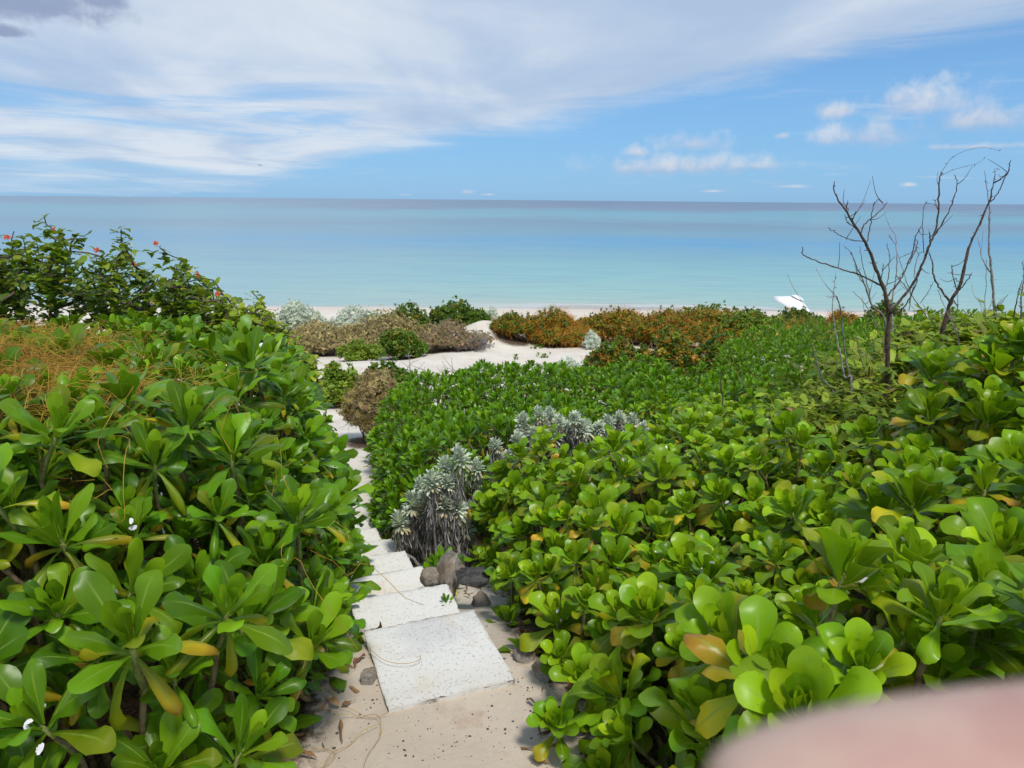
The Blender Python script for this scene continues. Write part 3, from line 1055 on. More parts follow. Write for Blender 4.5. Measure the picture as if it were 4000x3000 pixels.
def thicket(poly, ctrl, seeds, heroes, edge_w, bump_amp, seed):
    """seeds: (x, y, kind, spacing, label, leaf_level) - one shrub each; heroes: (px, py, Y, size, kind, tilt_xyz)"""
    r = np.random.RandomState(seed)
    tps = TPS([at2(*q) for q in ctrl])
    S = np.array([(s[0], s[1]) for s in seeds])
    px = np.array(poly)

    def canopy(xy):
        d = np.clip(poly_dist(xy, poly) + .16 * (vnoise(xy[:, 0] * 3.3 + 5, xy[:, 1] * 3.3) - .25), 0, None)
        top = tps(xy) + bump_amp * (1 + np.clip((xy[:, 1] - 5) / 4, 0, .8)) * (vnoise(xy[:, 0] * 2.3, xy[:, 1] * 2.3) + .6 * vnoise(xy[:, 0] * 5.1 + 9, xy[:, 1] * 5.1)) * 2
        gz = ground(xy[:, 0], xy[:, 1])
        e = np.clip(d / edge_w, 0, 1)
        e = np.sqrt(np.clip(1 - (1 - e) ** 2, 0, 1))
        top = np.maximum(top, gz + .25)
        return gz + .10 + (top - gz - .10) * e

    def layer(spc, offs, n, hero_pts):
        lo, hi = px.min(0), px.max(0)
        xy = lo + (hi - lo) * r.rand(n, 2)
        # denser sampling close by
        xy2 = lo + (hi - lo) * r.rand(n, 2)
        near = np.linalg.norm(xy2, axis=1) < 6
        xy = np.concatenate([xy, xy2[near]])
        xy = xy[in_poly(xy, poly)]
        z = canopy(xy)
        h = .03
        gxn = (canopy(xy + [h, 0]) - canopy(xy - [h, 0])) / (2 * h)
        gyn = (canopy(xy + [0, h]) - canopy(xy - [0, h])) / (2 * h)
        nrm_ = np.stack([-gxn, -gyn, np.ones(len(xy))], 1)
        sl = np.linalg.norm(nrm_, axis=1)
        nrm_ /= sl[:, None]
        pr = r.rand(len(xy)) / np.minimum(sl, 4)
        o = np.argsort(pr)
        xy, z, nrm_ = xy[o], z[o], nrm_[o]
        P = np.concatenate([xy, z[:, None]], 1)
        # side walls: spread the samples down the slope
        P = P - nrm_ * offs
        pj = project(P)
        ok = (pj[:, 0] > -800) & (pj[:, 0] < 3200) & (pj[:, 1] < 2500) & (pj[:, 2] > .5)
        P, nrm_ = P[ok], nrm_[ok]
        wob = .25 * np.stack([vnoise(P[:, 0] * 1.7, P[:, 1] * 1.7), vnoise(P[:, 0] * 1.7 + 50, P[:, 1] * 1.7)], 1)
        own = np.argmin(np.linalg.norm(P[:, None, :2] + wob[:, None] - S[None], axis=2), axis=1)
        rr = np.array([seeds[k][3] for k in own]) * spc
        keepm = rr > 0
        P, nrm_, own, rr = P[keepm], nrm_[keepm], own[keepm], rr[keepm]
        if len(hero_pts):
            HP = np.array(hero_pts)
            d = np.linalg.norm(P[:, None] - HP[None], axis=2).min(1)
            kk = d > rr * .9
            P, nrm_, own, rr = P[kk], nrm_[kk], own[kk], rr[kk]
        k = poisson(P, rr)
        return P[k], nrm_[k], own[k]

    hp = [at2(h[0], h[1], h[2]) for h in heroes]

    def clear(P, NR, own):
        pj = project(P)
        k = np.ones(len(P), bool)
        hollow = (pj[:, 0] > 150) & (pj[:, 0] < 640) & (pj[:, 1] > 1490) & (P[:, 0] < 0)
        k &= ~(hollow & (r.rand(len(P)) < .4))
        for (cxp, cyp, rp, ymax) in CLEAR:
            k &= ~((np.hypot(pj[:, 0] - cxp, pj[:, 1] - cyp) < rp) & (P[:, 1] < ymax) & (P[:, 1] > ymax - 2.2))
        return P[k], NR[k], own[k]

    P, NR, own = clear(*layer(1.0, 0.0, 80000, hp))
    ros = [[] for _ in seeds]
    for p, nn, o in zip(P, NR, own):
        ax = unit(.5 * nn + np.array([0, -.18, .75]) + r.normal(0, .24, 3))
        p = p + np.array([0, 0, r.uniform(-.05, .09) * (1 if p[1] < 5 else .6)]) + nn * r.uniform(-.02, .05)
        kd = seeds[o][2]
        var = r.randint(NVAR)
        if kd == 'L' and p[1] < 2.2 and r.rand() < .18:
            kd, var = 'Lold', r.randint(4)
        if kd == 'R' and r.rand() < .26:
            kd, var = 'Rold', r.randint(4)
        sc_ = (seeds[o][6] if len(seeds[o]) > 6 else 1.0) * r.uniform(.66, 1.18)
        ros[o].append((p, ax, kd, var, r.rand() * 6.28, sc_))
    for h, p in zip(heroes, hp):
        o = int(np.argmin(np.linalg.norm(S - p[:2], axis=1)))
        ros[o].append((p, unit(h[5]), h[4], r.randint(4), r.rand() * 6.28, h[3]))
    P2_, NR2, own2 = clear(*layer(1.05, .11, 30000, []))
    P3_, NR3, own3 = clear(*layer(1.4, .26, 12000, []))
    for si, s in enumerate(seeds):
        if s[3] <= 0 or not ros[si]:
            continue
        base = np.array([s[0], s[1], float(ground(s[0], s[1]))])
        root = empty('naupaka_shrub', base, s[4], 'shrub', 'naupaka thicket shrubs')
        lst = ros[si]
        pj = project(np.array([q[0] for q in lst]))
        infr = (pj[:, 0] > -60) & (pj[:, 0] < 2270) & (pj[:, 1] < 1720)
        order = np.argsort(pj[:, 2] + np.where(infr, 0, 100))
        leaves = 0
        whole = 0
        fol = Geo()
        br = Geo()
        flowers = 0
        for q in order:
            p, ax, kd, var, spin, scl = lst[q]
            M = xf(frame(ax, spin), p, scl)
            base_k = kd[0]
            near = pj[q, 2] < 7
            if infr[q] and leaves < s[5] and leaves + len(SPEC[kd][var]) <= 300:
                ro = link('rosette', bud_mesh(base_k), root, local(root, M))
                for sh, ag, LM in SPEC[kd][var]:
                    a2 = int(np.clip(ag + r.choice([-1, 0, 0, 0, 1]), 0, 6)) if ag < 4 else ag
                    link('leaf', leaf_mesh(base_k, sh, a2), ro, LM)
                leaves += len(SPEC[kd][var])
            elif infr[q] and whole < 290 and pj[q, 2] < 12:
                link('leaf_rosette', rosette_mesh(kd, var, 'hi' if pj[q, 2] < 3.2 else 'mid'), root, local(root, M))
                whole += 1
            else:
                V, F, Cc = rosette_arrays(kd, var, 'mid' if near else 'low')
                fol.add(V @ M[:3, :3].T + M[:3, 3] - base, F, Cc)
            # stem from rosette down into the shrub
            if pj[q, 2] < 9:
                foot = np.array([base[0] + (p[0] - base[0]) * .55, base[1] + (p[1] - base[1]) * .55 + .1, 0])
                foot[2] = float(ground(foot[0], foot[1]))
                mid_ = p * .6 + foot * .4 - ax * .10 + r.normal(0, .03, 3)
                pts = smooth_path([p - ax * .05 * scl, p - ax * .16, mid_, foot], 7)
                add_tube(br, pts - base, np.linspace(.0055, .011, 7), 5)
            if infr[q] and pj[q, 2] < 4.0 and r.rand() < .13 and kd[0] in 'RL':
                for _ in range(r.randint(1, 5)):
                    off = ax * r.uniform(.0, .05) + unit(r.normal(0, 1, 3) + np.array([0, -1.2, .6])) * r.uniform(.035, .075)
                    FM = xf(frame(unit(np.array([0, -.7, .6]) + r.normal(0, .4, 3)), r.rand() * 6.28), p + off, r.uniform(.6, .85))
                    fl = r.rand() < .75
                    link('flower' if fl else 'berry', ME_flower if fl else ME_berry, root, local(root, FM))
        for PP, NN, OO, ag in ((P2_, NR2, own2, 0), (P3_, NR3, own3, 0)):
            for p, nn in zip(PP[OO == si], NN[OO == si]):
                ax = unit(nn * .6 + np.array([0, -.1, .5]) + r.normal(0, .3, 3))
                kd = s[2]
                V, F, Cc = rosette_arrays(kd, r.randint(NVAR), 'mid' if p[1] < 3 else 'low')
                M = xf(frame(ax, r.rand() * 6.28), p, r.uniform(.75, 1.05))
                fol.add(V @ M[:3, :3].T + M[:3, 3] - base, F, Cc)
        if fol.n:
            tag(link('foliage', fol.mesh('foliage', KIND[s[2]]['mat']), root), kind='stuff')
        if br.n:
            link('branches', br.mesh('branches', M_stem, attr=False), root)


L_CTRL = [(60, 1520, 1.4), (300, 1380, 1.45), (600, 1300, 1.75), (740, 1330, 1.95), (760, 1190, 2.4), (100, 1150, 1.65), (300, 1100, 1.8), (550, 1000, 2.1), (700, 1000, 2.6), (745, 930, 3.2), (500, 860, 3.0), (200, 900, 2.6),
          (30, 850, 2.6), (100, 765, 3.6), (400, 760, 3.8), (640, 772, 4.3), (700, 830, 4.6), (0, 765, 4.6), (300, 765, 5.0)]
L_SEEDS = [
    (-.95, 1.45, 'L', .155, 'naupaka shrub with drooping yellow-edged rolled leaves in the bottom left corner', 300, 1.08),
    (-.78, 2.15, 'L', .150, 'glossy naupaka shrub leaning over the left edge of the nearest slab', 300),
    (-1.55, 2.0, 'L', .155, 'deep green naupaka shrub at the left edge, below the golden threads', 300),
    (-1.15, 2.75, 'L', .148, 'naupaka shrub overhanging the lower steps from the left', 300),
    (-2.2, 3.0, 'L', .150, 'naupaka shrub overgrown with golden dodder threads', 300),
    (-1.5, 3.7, 'L', .148, 'naupaka shrub left of the sandy footpath below the flowering cordia', 280),
    (-2.9, 4.3, 'L', .150, 'naupaka shrub at the foot of the flowering cordia', 200),
    (-1.7, 4.6, 'L', .16, 'farthest naupaka shrub of the left thicket, by the bend of the footpath', 150),
]
L_HERO = [(285, 1400, 1.34, 1.2, 'Lold', (.12, -.35, .8)), (130, 1170, 1.62, 1.1, 'Lold', (-.1, -.3, .9)), (490, 1330, 1.5, 1.1, 'Lold', (.3, -.3, .7)), (670, 1400, 1.8, 1.0, 'Lold', (.35, -.3, .7)),
          (90, 1570, 1.25, 1.0, 'L', (-.1, -.4, .8)), (500, 990, 2.1, 1.1, 'L', (0, -.2, 1)), (640, 1130, 2.1, 1.05, 'L', (.1, -.3, 1))]
thicket(L_POLY, L_CTRL, L_SEEDS, L_HERO, .34, .085, 11)

R_CTRL = [(1660, 1450, 1.35), (2150, 1330, 1.45), (2000, 1250, 1.78), (1250, 1600, 1.72), (1300, 1500, 1.9), (1380, 1400, 2.1), (1500, 1300, 2.15), (1650, 1240, 2.2), (1200, 1300, 2.6), (1100, 1180, 3.0), (1350, 1170, 2.9), (1050, 1100, 3.5),
          (1750, 1110, 2.7), (2100, 1050, 2.4), (2080, 862, 2.9), (2190, 785, 2.9), (1350, 1030, 3.4), (1500, 950, 4.2), (1700, 950, 4.0), (1000, 960, 5.2), (850, 1000, 5.4), (900, 850, 8.8), (1100, 820, 8.8), (1300, 805, 9.4), (1500, 830, 8.2), (1650, 850, 7.2),
          (1200, 900, 6.6), (1400, 900, 6.2), (1650, 762, 11.5), (1760, 722, 13.6), (1900, 728, 12.8), (2050, 700, 13.0), (2200, 705, 12.0), (2000, 775, 8.8), (2200, 775, 7.0), (1800, 815, 8.5), (2330, 720, 12.0), (2450, 790, 7.0)]
R_SEEDS = [
    (.75, 1.3, 'R', .160, 'naupaka shrub with the largest pale rosette just above the fingertip', 300, 1.08),
    (1.35, 1.45, 'R', .160, 'bright naupaka shrub in the lower right corner behind the fingertip', 300, 1.08),
    (.45, 2.1, 'R', .145, 'naupaka shrub beside the nearest slab, overhanging the sand on the right', 300, .92),
    (1.0, 2.3, 'R', .160, 'bright naupaka shrub behind the largest rosette, with white flowers', 300, 1.05),
    (.25, 3.0, 'R', .145, 'yellow-green naupaka shrub above the rocks beside the steps', 300, .95),
    (1.9, 2.5, 'R', .160, 'tall naupaka shrub with bright yellow lower leaves at the right edge', 300, 1.05),
    (.9, 3.4, 'R', .148, 'naupaka shrub in front of the larger silver sea lavender', 300, .95),
    (1.8, 3.7, 'R', .145, 'light green naupaka shrub in front of the bare trees', 250, .92),
    (-.55, 5.3, 'M', .115, 'dark slim-leaved naupaka bordering the footpath left of the silver sea lavender', 280),
    (.5, 5.0, 'R', .135, 'naupaka shrub wedged between the two silver sea lavenders', 200, .8),
    (1.6, 5.2, 'R', .135, 'pale green naupaka shrub right of the silver sea lavender', 200, .82),
    (2.95, 4.7, 'V', 0, '', 0),
    (3.7, 5.6, 'V', 0, '', 0),
    (2.3, 4.35, 'V', 0, '', 0),
    (3.6, 4.6, 'V', 0, '', 0),
    (-.9, 7.4, 'M', .125, 'slim-leaved naupaka behind the dark one along the footpath', 150),
    (.8, 7.4, 'M', .125, 'slim-leaved naupaka directly behind the silver sea lavender', 150),
    (2.3, 7.3, 'M', .13, 'slim-leaved naupaka with a dead upright twig, behind the pale green one', 150, 1.05),
    (0.1, 9.2, 'M', .122, 'naupaka at the far edge of the slope, next to the white sand path', 0),
    (2.0, 9.2, 'M', .122, 'naupaka at the far edge of the slope, below the yellowed leggy bushes', 0),
    (4.2, 8.6, 'M', .135, 'naupaka on the slope to the left of the bare trunks', 0),
    (4.8, 12.0, 'M', .15, 'wide bright green naupaka mound below the beach umbrella', 0, 1.1),
    (7.5, 13.0, 'M', .16, 'distant naupaka mound behind the bare trees', 0, 1.15),
    (7.0, 9.5, 'M', .15, 'naupaka behind the olive vine thicket on the right', 0),
]
R_HERO = [(1640, 1470, 1.33, 1.25, 'Rold', (.05, -.45, .9)), (1960, 1380, 1.42, 1.1, 'Rold', (.1, -.3, .9)), (1340, 1150, 2.9, 1.05, 'Rold', (-.1, -.3, .9)), (1760, 1110, 2.7, 1.15, 'Rold', (0, -.3, .9)), (2010, 905, 2.85, 1.15, 'Rold', (-.2, -.25, .9)),
          (2160, 1180, 1.9, 1.1, 'R', (0, -.3, 1)), (1600, 1010, 3.4, 1.1, 'R', (0, -.3, 1)), (1350, 1340, 2.1, 1.0, 'Rold', (-.3, -.3, .8)), (2010, 810, 3.1, 1.0, 'R', (0, -.2, 1)), (2150, 800, 2.85, 1.05, 'R', (0, -.2, 1)), (2195, 750, 2.9, 1.0, 'R', (-.1, -.2, 1)), (2130, 880, 2.7, 1.1, 'Rold', (0, -.3, 1)), (1480, 1230, 2.4, 1.05, 'R', (0, -.35, .9))]
thicket(R_POLY, R_CTRL, R_SEEDS, R_HERO, .30, .075, 12)


# ------------------------------------------------------------------ steps
def slab_mesh(seed, w, d, t):
    """rough-edged square stone: a grid top pulled about, sides dropped below"""
    r = np.random.RandomState(seed)
    n = 21
    u = np.linspace(-.5, .5, n)
    X, Y = np.meshgrid(u * w, u * d)
    j = .0013 * r.normal(0, 1, (n, n, 2))
    edge = np.zeros((n, n), bool)
    edge[0] = edge[-1] = True
    edge[:, 0] = edge[:, -1] = True
    X = X + np.where(edge, j[..., 0], 0)
    Y = Y + np.where(edge, j[..., 1], 0)
    Z = .0008 * r.normal(0, 1, (n, n)) + .004 * vnoise(X * 9 + seed, Y * 9)
    Z[edge] -= .003 + .0025 * r.rand(edge.sum())
    top = np.stack([X, Y, Z], -1).reshape(-1, 3)
    i = np.arange(n - 1)[:, None] * n
    jj = np.arange(n - 1)[None, :]
    F = np.stack([i + jj, i + jj + 1, i + n + jj + 1, i + n + jj], -1).reshape(-1, 4)
    ring = [(0, q) for q in range(n)] + [(q, n - 1) for q in range(1, n)] + [(n - 1, q) for q in range(n - 2, -1, -1)] + [(q, 0) for q in range(n - 2, 0, -1)]
    idx = np.array([a * n + b for a, b in ring])
    ge = Geo()
    ge.add(top, F)
    R0 = top[idx]
    cols = [R0]
    for k, (dz, ins) in enumerate(((-.004, -.001), (-.4 * t, .003), (-.75 * t, .002), (-t, .006))):
        c = R0.copy()
        c[:, 2] = dz + .002 * r.normal(0, 1, len(c))
        c[:, :2] *= 1 - ins / (w / 2)
        c[:, :2] += .0018 * r.normal(0, 1, (len(c), 2))
        cols.append(c)
    m_ = len(idx)
    side = np.concatenate(cols)
    k = np.arange(len(cols) - 1)[:, None] * m_
    q = np.arange(m_)[None, :]
    q2 = (q + 1) % m_
    ge.add(side, np.stack([k + q, k + m_ + q, k + m_ + q2, k + q2], -1).reshape(-1, 4))
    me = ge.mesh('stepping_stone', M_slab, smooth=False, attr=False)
    return me


slab_a = unit([.412, .157, 0])
slab_b = np.array([-slab_a[1], slab_a[0], 0])
BR = [(-.147, 2.585, .016), (-.302, 2.985, -.10), (-.455, 3.379, -.23), (-.616, 3.807, -.36), (-.764, 4.219, -.49), (-.95, 4.64, -.62), (-1.09, 5.02, -.74), (-1.30, 5.62, -.95)]
slab_labels = ['nearest and largest-looking white stone slab, its front edge on the sand', 'second white stone slab down, tucked behind the nearest one', 'third white stone slab down, beside the pale rocks',
               'fourth white stone slab down the path', 'fifth white stone slab, last one with a clear square corner', 'rough grey-white slab just beyond the fifth, at the foot of the dark shrub',
               'small visible corner of a slab between the leaves at the foot of the steps', 'bit of white slab showing between left leaves at the start of the sand path']
for k, (bx, by, bz) in enumerate(BR):
    rot = rng.uniform(-2.2, 2.2) if k else 0.0
    c = np.array([bx, by, bz]) - slab_a * .22 - slab_b * .233
    t = .13 if k == 0 else .11
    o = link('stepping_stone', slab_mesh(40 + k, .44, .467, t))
    o.location = c
    o.rotation_euler = (rad(rng.uniform(-.6, .6)) if k else 0, rad(rng.uniform(-.8, .8)) if k else 0, math.atan2(slab_a[1], slab_a[0]) + rad(rot))
    tag(o, slab_labels[k], 'stone slab', 'steps of the footpath')


# ------------------------------------------------------------------ rocks
def rock(loc, size, seed, mat, label, rot=0.0, squash=(1, 1, .75)):
    import bmesh
    r = np.random.RandomState(seed)
    bm = bmesh.new()
    bmesh.ops.create_icosphere(bm, subdivisions=4, radius=1.0)
    dirs = [unit(r.normal(0, 1, 3)) for _ in range(14)]
    cut = r.uniform(.42, .78, 14)
    for v in bm.verts:
        p = np.array(v.co)
        for d, c_ in zip(dirs, cut):
            e = p @ d - c_
            if e > 0:
                p = p - d * e * .96
        nn = vnoise(p[0] * 2.4 + seed, p[1] * 2.4 + p[2] * 1.7) * .22 + vnoise(p[0] * 6 + p[2] * 3, p[1] * 6 + seed + p[2] * 4) * .10 + vnoise(p[0] * 15 + p[2] * 9, p[1] * 15 + p[2] * 8) * .05
        p = p * (1 + nn)
        v.co = Vector(p * np.array(squash) * size)
    me = bpy.data.meshes.new('rock')
    bm.to_mesh(me)
    bm.free()
    me.materials.append(mat)
    me.polygons.foreach_set('use_smooth', np.ones(len(me.polygons), bool))
    o = link('rock', me)
    o.location = loc
    o.rotation_euler = (r.uniform(-.3, .3), r.uniform(-.3, .3), rot)
    return tag(o, label, 'rock', 'rocks along the steps')


def rock_at(px, py, Y, size, seed, mat, label, fix=False, **kw):
    if fix:
        return rock(at2(px, py, Y), size, seed, mat, label, **kw)
    ys_ = np.linspace(Y - .5, Y + .9, 300)
    Q = np.array([at2(px, py, q) for q in ys_])
    dz = Q[:, 2] - ground(Q[:, 0], Q[:, 1]) - size * kw.get('squash', (1, 1, .75))[2] * .42
    p = Q[int(np.argmax(dz < 0))]
    return rock(p, size, seed, mat, label, **kw)


rock_at(975, 1240, 3.08, .125, 1, M_rock, 'largest pale limestone rock beside the third slab', fix=True, squash=(.9, .9, 1.0))
rock_at(932, 1252, 3.06, .07, 2, M_rock, 'small pale rock touching the edge of the third slab', fix=True, squash=(.8, 1, 1.15))
rock_at(1020, 1252, 2.95, .09, 3, M_rock_dark, 'dark grey rock leaning on the pale limestone', fix=True, squash=(1.2, .9, .6))
rock_at(1040, 1300, 2.78, .06, 4, M_rock, 'weathered rock half under the leaves right of the second slab')
rock_at(1130, 1415, 2.22, .055, 5, M_rock, 'grey limestone rock at the right edge of the nearest slab', squash=(1.1, .9, .8))
rock_at(1180, 1450, 2.10, .052, 6, M_rock, 'brownish rock in the dead leaves near the fingertip side of the sand', squash=(1, 1, .8))
rock_at(797, 1462, 2.03, .035, 7, M_rock, 'small white stone propping the left side of the nearest slab', squash=(.9, 1, 1.3))

# pebbles and crumbs on the sand
ge = Geo()
r = np.random.RandomState(5)
oct_v = np.array([(1, 0, 0), (-1, 0, 0), (0, 1, 0), (0, -1, 0), (0, 0, 1), (0, 0, -1)], float)
oct_f = np.array([(0, 2, 4), (2, 1, 4), (1, 3, 4), (3, 0, 4), (2, 0, 5), (1, 2, 5), (3, 1, 5), (0, 3, 5)])
cnt = 0
while cnt < 520:
    x, y = r.uniform(-.75, .45), r.uniform(1.35, 4.5)
    if r.rand() < .75:
        y = r.uniform(1.4, 2.4)
    z = float(ground(x, y))
    s = r.choice([.0018, .0025, .0035, .005], p=[.3, .35, .25, .1]) * r.uniform(.8, 1.4)
    ge.add(oct_v * s * np.array([r.uniform(.7, 1.3), r.uniform(.7, 1.3), .6]) @ frame((r.normal(0, .3), r.normal(0, .3), 1), r.rand() * 6).T + [x, y, z + s * .25], oct_f)
    cnt += 1
tag(link('pebbles', ge.mesh('pebbles', M_rock_dark, smooth=False, attr=False)), 'dark pebbles scattered over the sand below the steps', 'pebbles', kind='stuff')

# dead leaves on the ground under the shrubs by the steps
ge = Geo()
for k in range(230):
    if k < 90:
        p2 = np.array([r.uniform(.08, .45), r.uniform(1.75, 2.6)])
    elif k < 160:
        p2 = np.array([r.uniform(-.5, .0), r.uniform(3.2, 4.3)])
    else:
        p2 = np.array([r.uniform(-.8, -.5), r.uniform(1.4, 2.6)])
    V, F, U, VV = leaf_geo(r.uniform(.05, .09), r.uniform(.008, .016), 6, 4, r.uniform(-.8, 1.2), r.uniform(-1, 1.5), r.uniform(-2.5, 2.5), .4, k, 'spoon')
    M = frame((r.normal(0, .4), r.normal(0, .4), 1), r.rand() * 6.28)
    ge.add(V @ M.T + [p2[0], p2[1], float(ground(*p2)) + .012], F, np.stack([np.full(len(V), r.rand()), np.full(len(V), r.rand()), VV, U], 1))
tag(link('fallen_leaves', ge.mesh('fallen_leaves', M_dead)), 'curled brown fallen leaves under the shrubs beside the steps', 'fallen leaves', kind='stuff')

# seedlings
def seedling(px, py, Y, kind, scl, hgt, label, lean=(0, 0, 1), n=1):
    p = at2(px, py, Y)
    gz = float(ground(p[0], p[1]))
    root = empty('naupaka_seedling', (p[0], p[1], gz), label, 'seedling')
    ge = Geo()
    for k in range(n):
        ax = unit(np.array(lean) + (r.normal(0, .35, 3) if n > 1 else 0))
        hgt = max(.05, p[2] - gz) if hgt is None else hgt
        tip = np.array([p[0], p[1], gz]) + ax * hgt * (r.uniform(.7, 1) if n > 1 else 1)
        add_tube(ge, smooth_path([np.zeros(3), ax * hgt * .5 + r.normal(0, .006, 3), tip - np.array(root.location)], 6), np.linspace(.004, .0025, 6), 5)
        ro = link('rosette', bud_mesh(kind), root, local(root, xf(frame(ax, r.rand() * 6), tip, scl)))
        for sh, ag, LM in SPEC[kind][k % NVAR]:
            link('leaf', leaf_mesh(kind, sh, ag), ro, LM)
    link('stem', ge.mesh('stem', M_stem, attr=False), root)


seedling(1215, 1560, 1.86, 'R', .72, None, 'small naupaka sprout over the bare sand at the bottom, right of the slab', (-.2, -.25, .9))
seedling(947, 1195, 3.42, 'M', 1.1, .13, 'dark green seedling on the sand behind the pale rocks', n=4)
seedling(963, 1318, 2.83, 'M', .42, .06, 'tiny sprig growing at the corner of the second slab')


# ------------------------------------------------------------------ silver sea lavender
_sil = []
for q in range(4):
    rr = np.random.RandomState(200 + q)
    ge = Geo()
    n = 84
    for i in range(n):
        f = i / (n - 1)
        V, F, U, VV = leaf_geo(.066 * rr.uniform(.7, 1.15), .0088, 4, 3, rr.uniform(-.2, .3), rr.uniform(0, .5), .7, .1, i, 'slim')
        t = rad(6 + 88 * f ** .9 + rr.uniform(-8, 8))
        if f > .85: t += rad(rr.uniform(10, 40))
        ph = i * 2.39996
        Rx = np.array([[1, 0, 0], [0, math.sin(t), -math.cos(t)], [0, math.cos(t), math.sin(t)]])
        Rz = np.array([[math.cos(ph), -math.sin(ph), 0], [math.sin(ph), math.cos(ph), 0], [0, 0, 1]])
        V = V @ (Rz @ Rx).T + [0, 0, -.05 * f]
        ag = rr.uniform(0, .5) if f < .85 else rr.uniform(.5, 1)
        ge.add(V, F, np.stack([np.full(len(V), ag), np.full(len(V), rr.rand()), VV, U], 1))
    _sil.append(ge.mesh('silver_rosette', M_silver))
_skirt = []
for q in range(3):
    rr = np.random.RandomState(300 + q)
    ge = Geo()
    for i in range(130):
        V, F, U, VV = leaf_geo(.07 * rr.uniform(.7, 1.3), .004, 5, 2, rr.uniform(.2, .9), rr.uniform(-.8, .8), .3, .2, i, 'slim')
        ph = rr.rand() * 6.28
        t = rad(rr.uniform(120, 172))
        Rx = np.array([[1, 0, 0], [0, math.sin(t), -math.cos(t)], [0, math.cos(t), math.sin(t)]])
        Rz = np.array([[math.cos(ph), -math.sin(ph), 0], [math.sin(ph), math.cos(ph), 0], [0, 0, 1]])
        V = V @ (Rz @ Rx).T + [rr.normal(0, .022), rr.normal(0, .022), -.03 - .24 * rr.rand()]
        ge.add(V, F, np.stack([np.full(len(V), rr.rand()), np.full(len(V), rr.rand()), VV, U], 1))
    _skirt.append(ge.mesh('dead_leaf_skirt', M_skirt))


def lavender(heads, Y0, label, extra=0, seed=0):
    rr = np.random.RandomState(seed)
    hp = [at(px, py, Y0 + rr.uniform(-.12, .2)) for (px, py) in heads]
    for _ in range(extra):
        b = hp[rr.randint(len(heads))]
        hp.append(b + np.array([np.clip(rr.normal(.03, .09), -.08, .2), rr.uniform(-.06, .2), rr.uniform(-.20, -.02)]))
    c = np.mean(hp, axis=0)
    root = empty('sea_lavender', (c[0], c[1], float(ground(c[0], c[1]))), label, 'shrub', 'silver sea lavenders')
    base = np.array(root.location)
    for k, p in enumerate(hp):
        ax = unit(np.array([rr.normal(0, .16), -.12 + rr.normal(0, .16), 1]))
        scl = rr.uniform(.82, 1.12)
        link('leaf_rosette', _sil[rr.randint(4)], root, local(root, xf(frame(ax, rr.rand() * 6.28), p, scl)))
        link('dead_leaf_skirt', _skirt[rr.randint(3)], root, local(root, xf(frame((0, 0, 1), rr.rand() * 6.28), p, scl * rr.uniform(.8, 1.15))))
        ge = Geo()
        foot = base + (p - base) * np.array([.45, .45, 0])
        pts = smooth_path([p - ax * .03, p - np.array([0, 0, .2]), foot * .6 + p * .4 - np.array([0, 0, .05]), foot], 7) - base
        add_tube(ge, pts, np.linspace(.006, .011, 7), 5)
        link('stem', ge.mesh('stem', M_grey, attr=False), root)


lavender(LAV1, 4.05, 'nearest silver sea lavender, its grey dead leaves hanging by the steps', 16, 1)
lavender(LAV2, 5.1, 'largest silver sea lavender in the middle of the slope', 18, 2)
lavender(LAV3, 5.6, 'silver sea lavender at the right end of the silver clumps, half hidden by green leaves', 9, 3)


# ------------------------------------------------------------------ branching growth
def grow(base, targets, seed, kmin=.0):
    """connect targets to a growing skeleton; returns list of polylines with radii"""
    r = np.random.RandomState(seed)
    base = np.asarray(base, float)
    T = [np.asarray(t, float) for t in targets]
    T.sort(key=lambda t: np.linalg.norm(t - base))
    nodes = [base]
    parent = [-1]
    tips = []
    for t in T:
        A = np.array(nodes)
        d = np.linalg.norm(A - t, axis=1)
        pen = d + .35 * np.linalg.norm(A - base, axis=1) * 0.0 + 1.2 * np.clip(A[:, 2] - t[2] + .02, 0, None)
        k = int(np.argmin(pen))
        a = nodes[k]
        n = max(2, int(np.linalg.norm(t - a) / .09))
        bow = r.normal(0, .06, 3) * np.linalg.norm(t - a)
        for q in range(1, n + 1):
            f = q / n
            p = a + (t - a) * f + bow * math.sin(f * PI) * 1.2 + np.array([0, 0, .08 * math.sin(f * PI) * np.linalg.norm(t - a)]) * -1
            p = p + (r.normal(0, .008, 3) if q < n else 0)
            nodes.append(p)
            parent.append(k if q == 1 else len(nodes) - 2)
        tips.append(len(nodes) - 1)
    w = np.zeros(len(nodes))
    for t in tips:
        k = t
        while k >= 0:
            w[k] += 1
            k = parent[k]
    return np.array(nodes), np.array(parent), w, tips


def skeleton_geo(nodes, parent, w, r0, power, origin, sides=5):
    ge = Geo()
    children = {}
    for i, p in enumerate(parent):
        children.setdefault(p, []).append(i)
    start = [(0, None)]
    while start:
        i, pre = start.pop()
        chain = ([pre] if pre is not None else []) + [i]
        k = i
        while children.get(k):
            ch = sorted(children[k], key=lambda c: -w[c])
            for c in ch[1:]:
                start.append((c, k))
            k = ch[0]
            chain.append(k)
        if len(chain) >= 2:
            rr = r0 * np.maximum(w[chain], .8) ** power
            if pre is not None:
                rr[0] = rr[1]
            add_tube(ge, nodes[chain] - origin, rr, sides)
    return ge


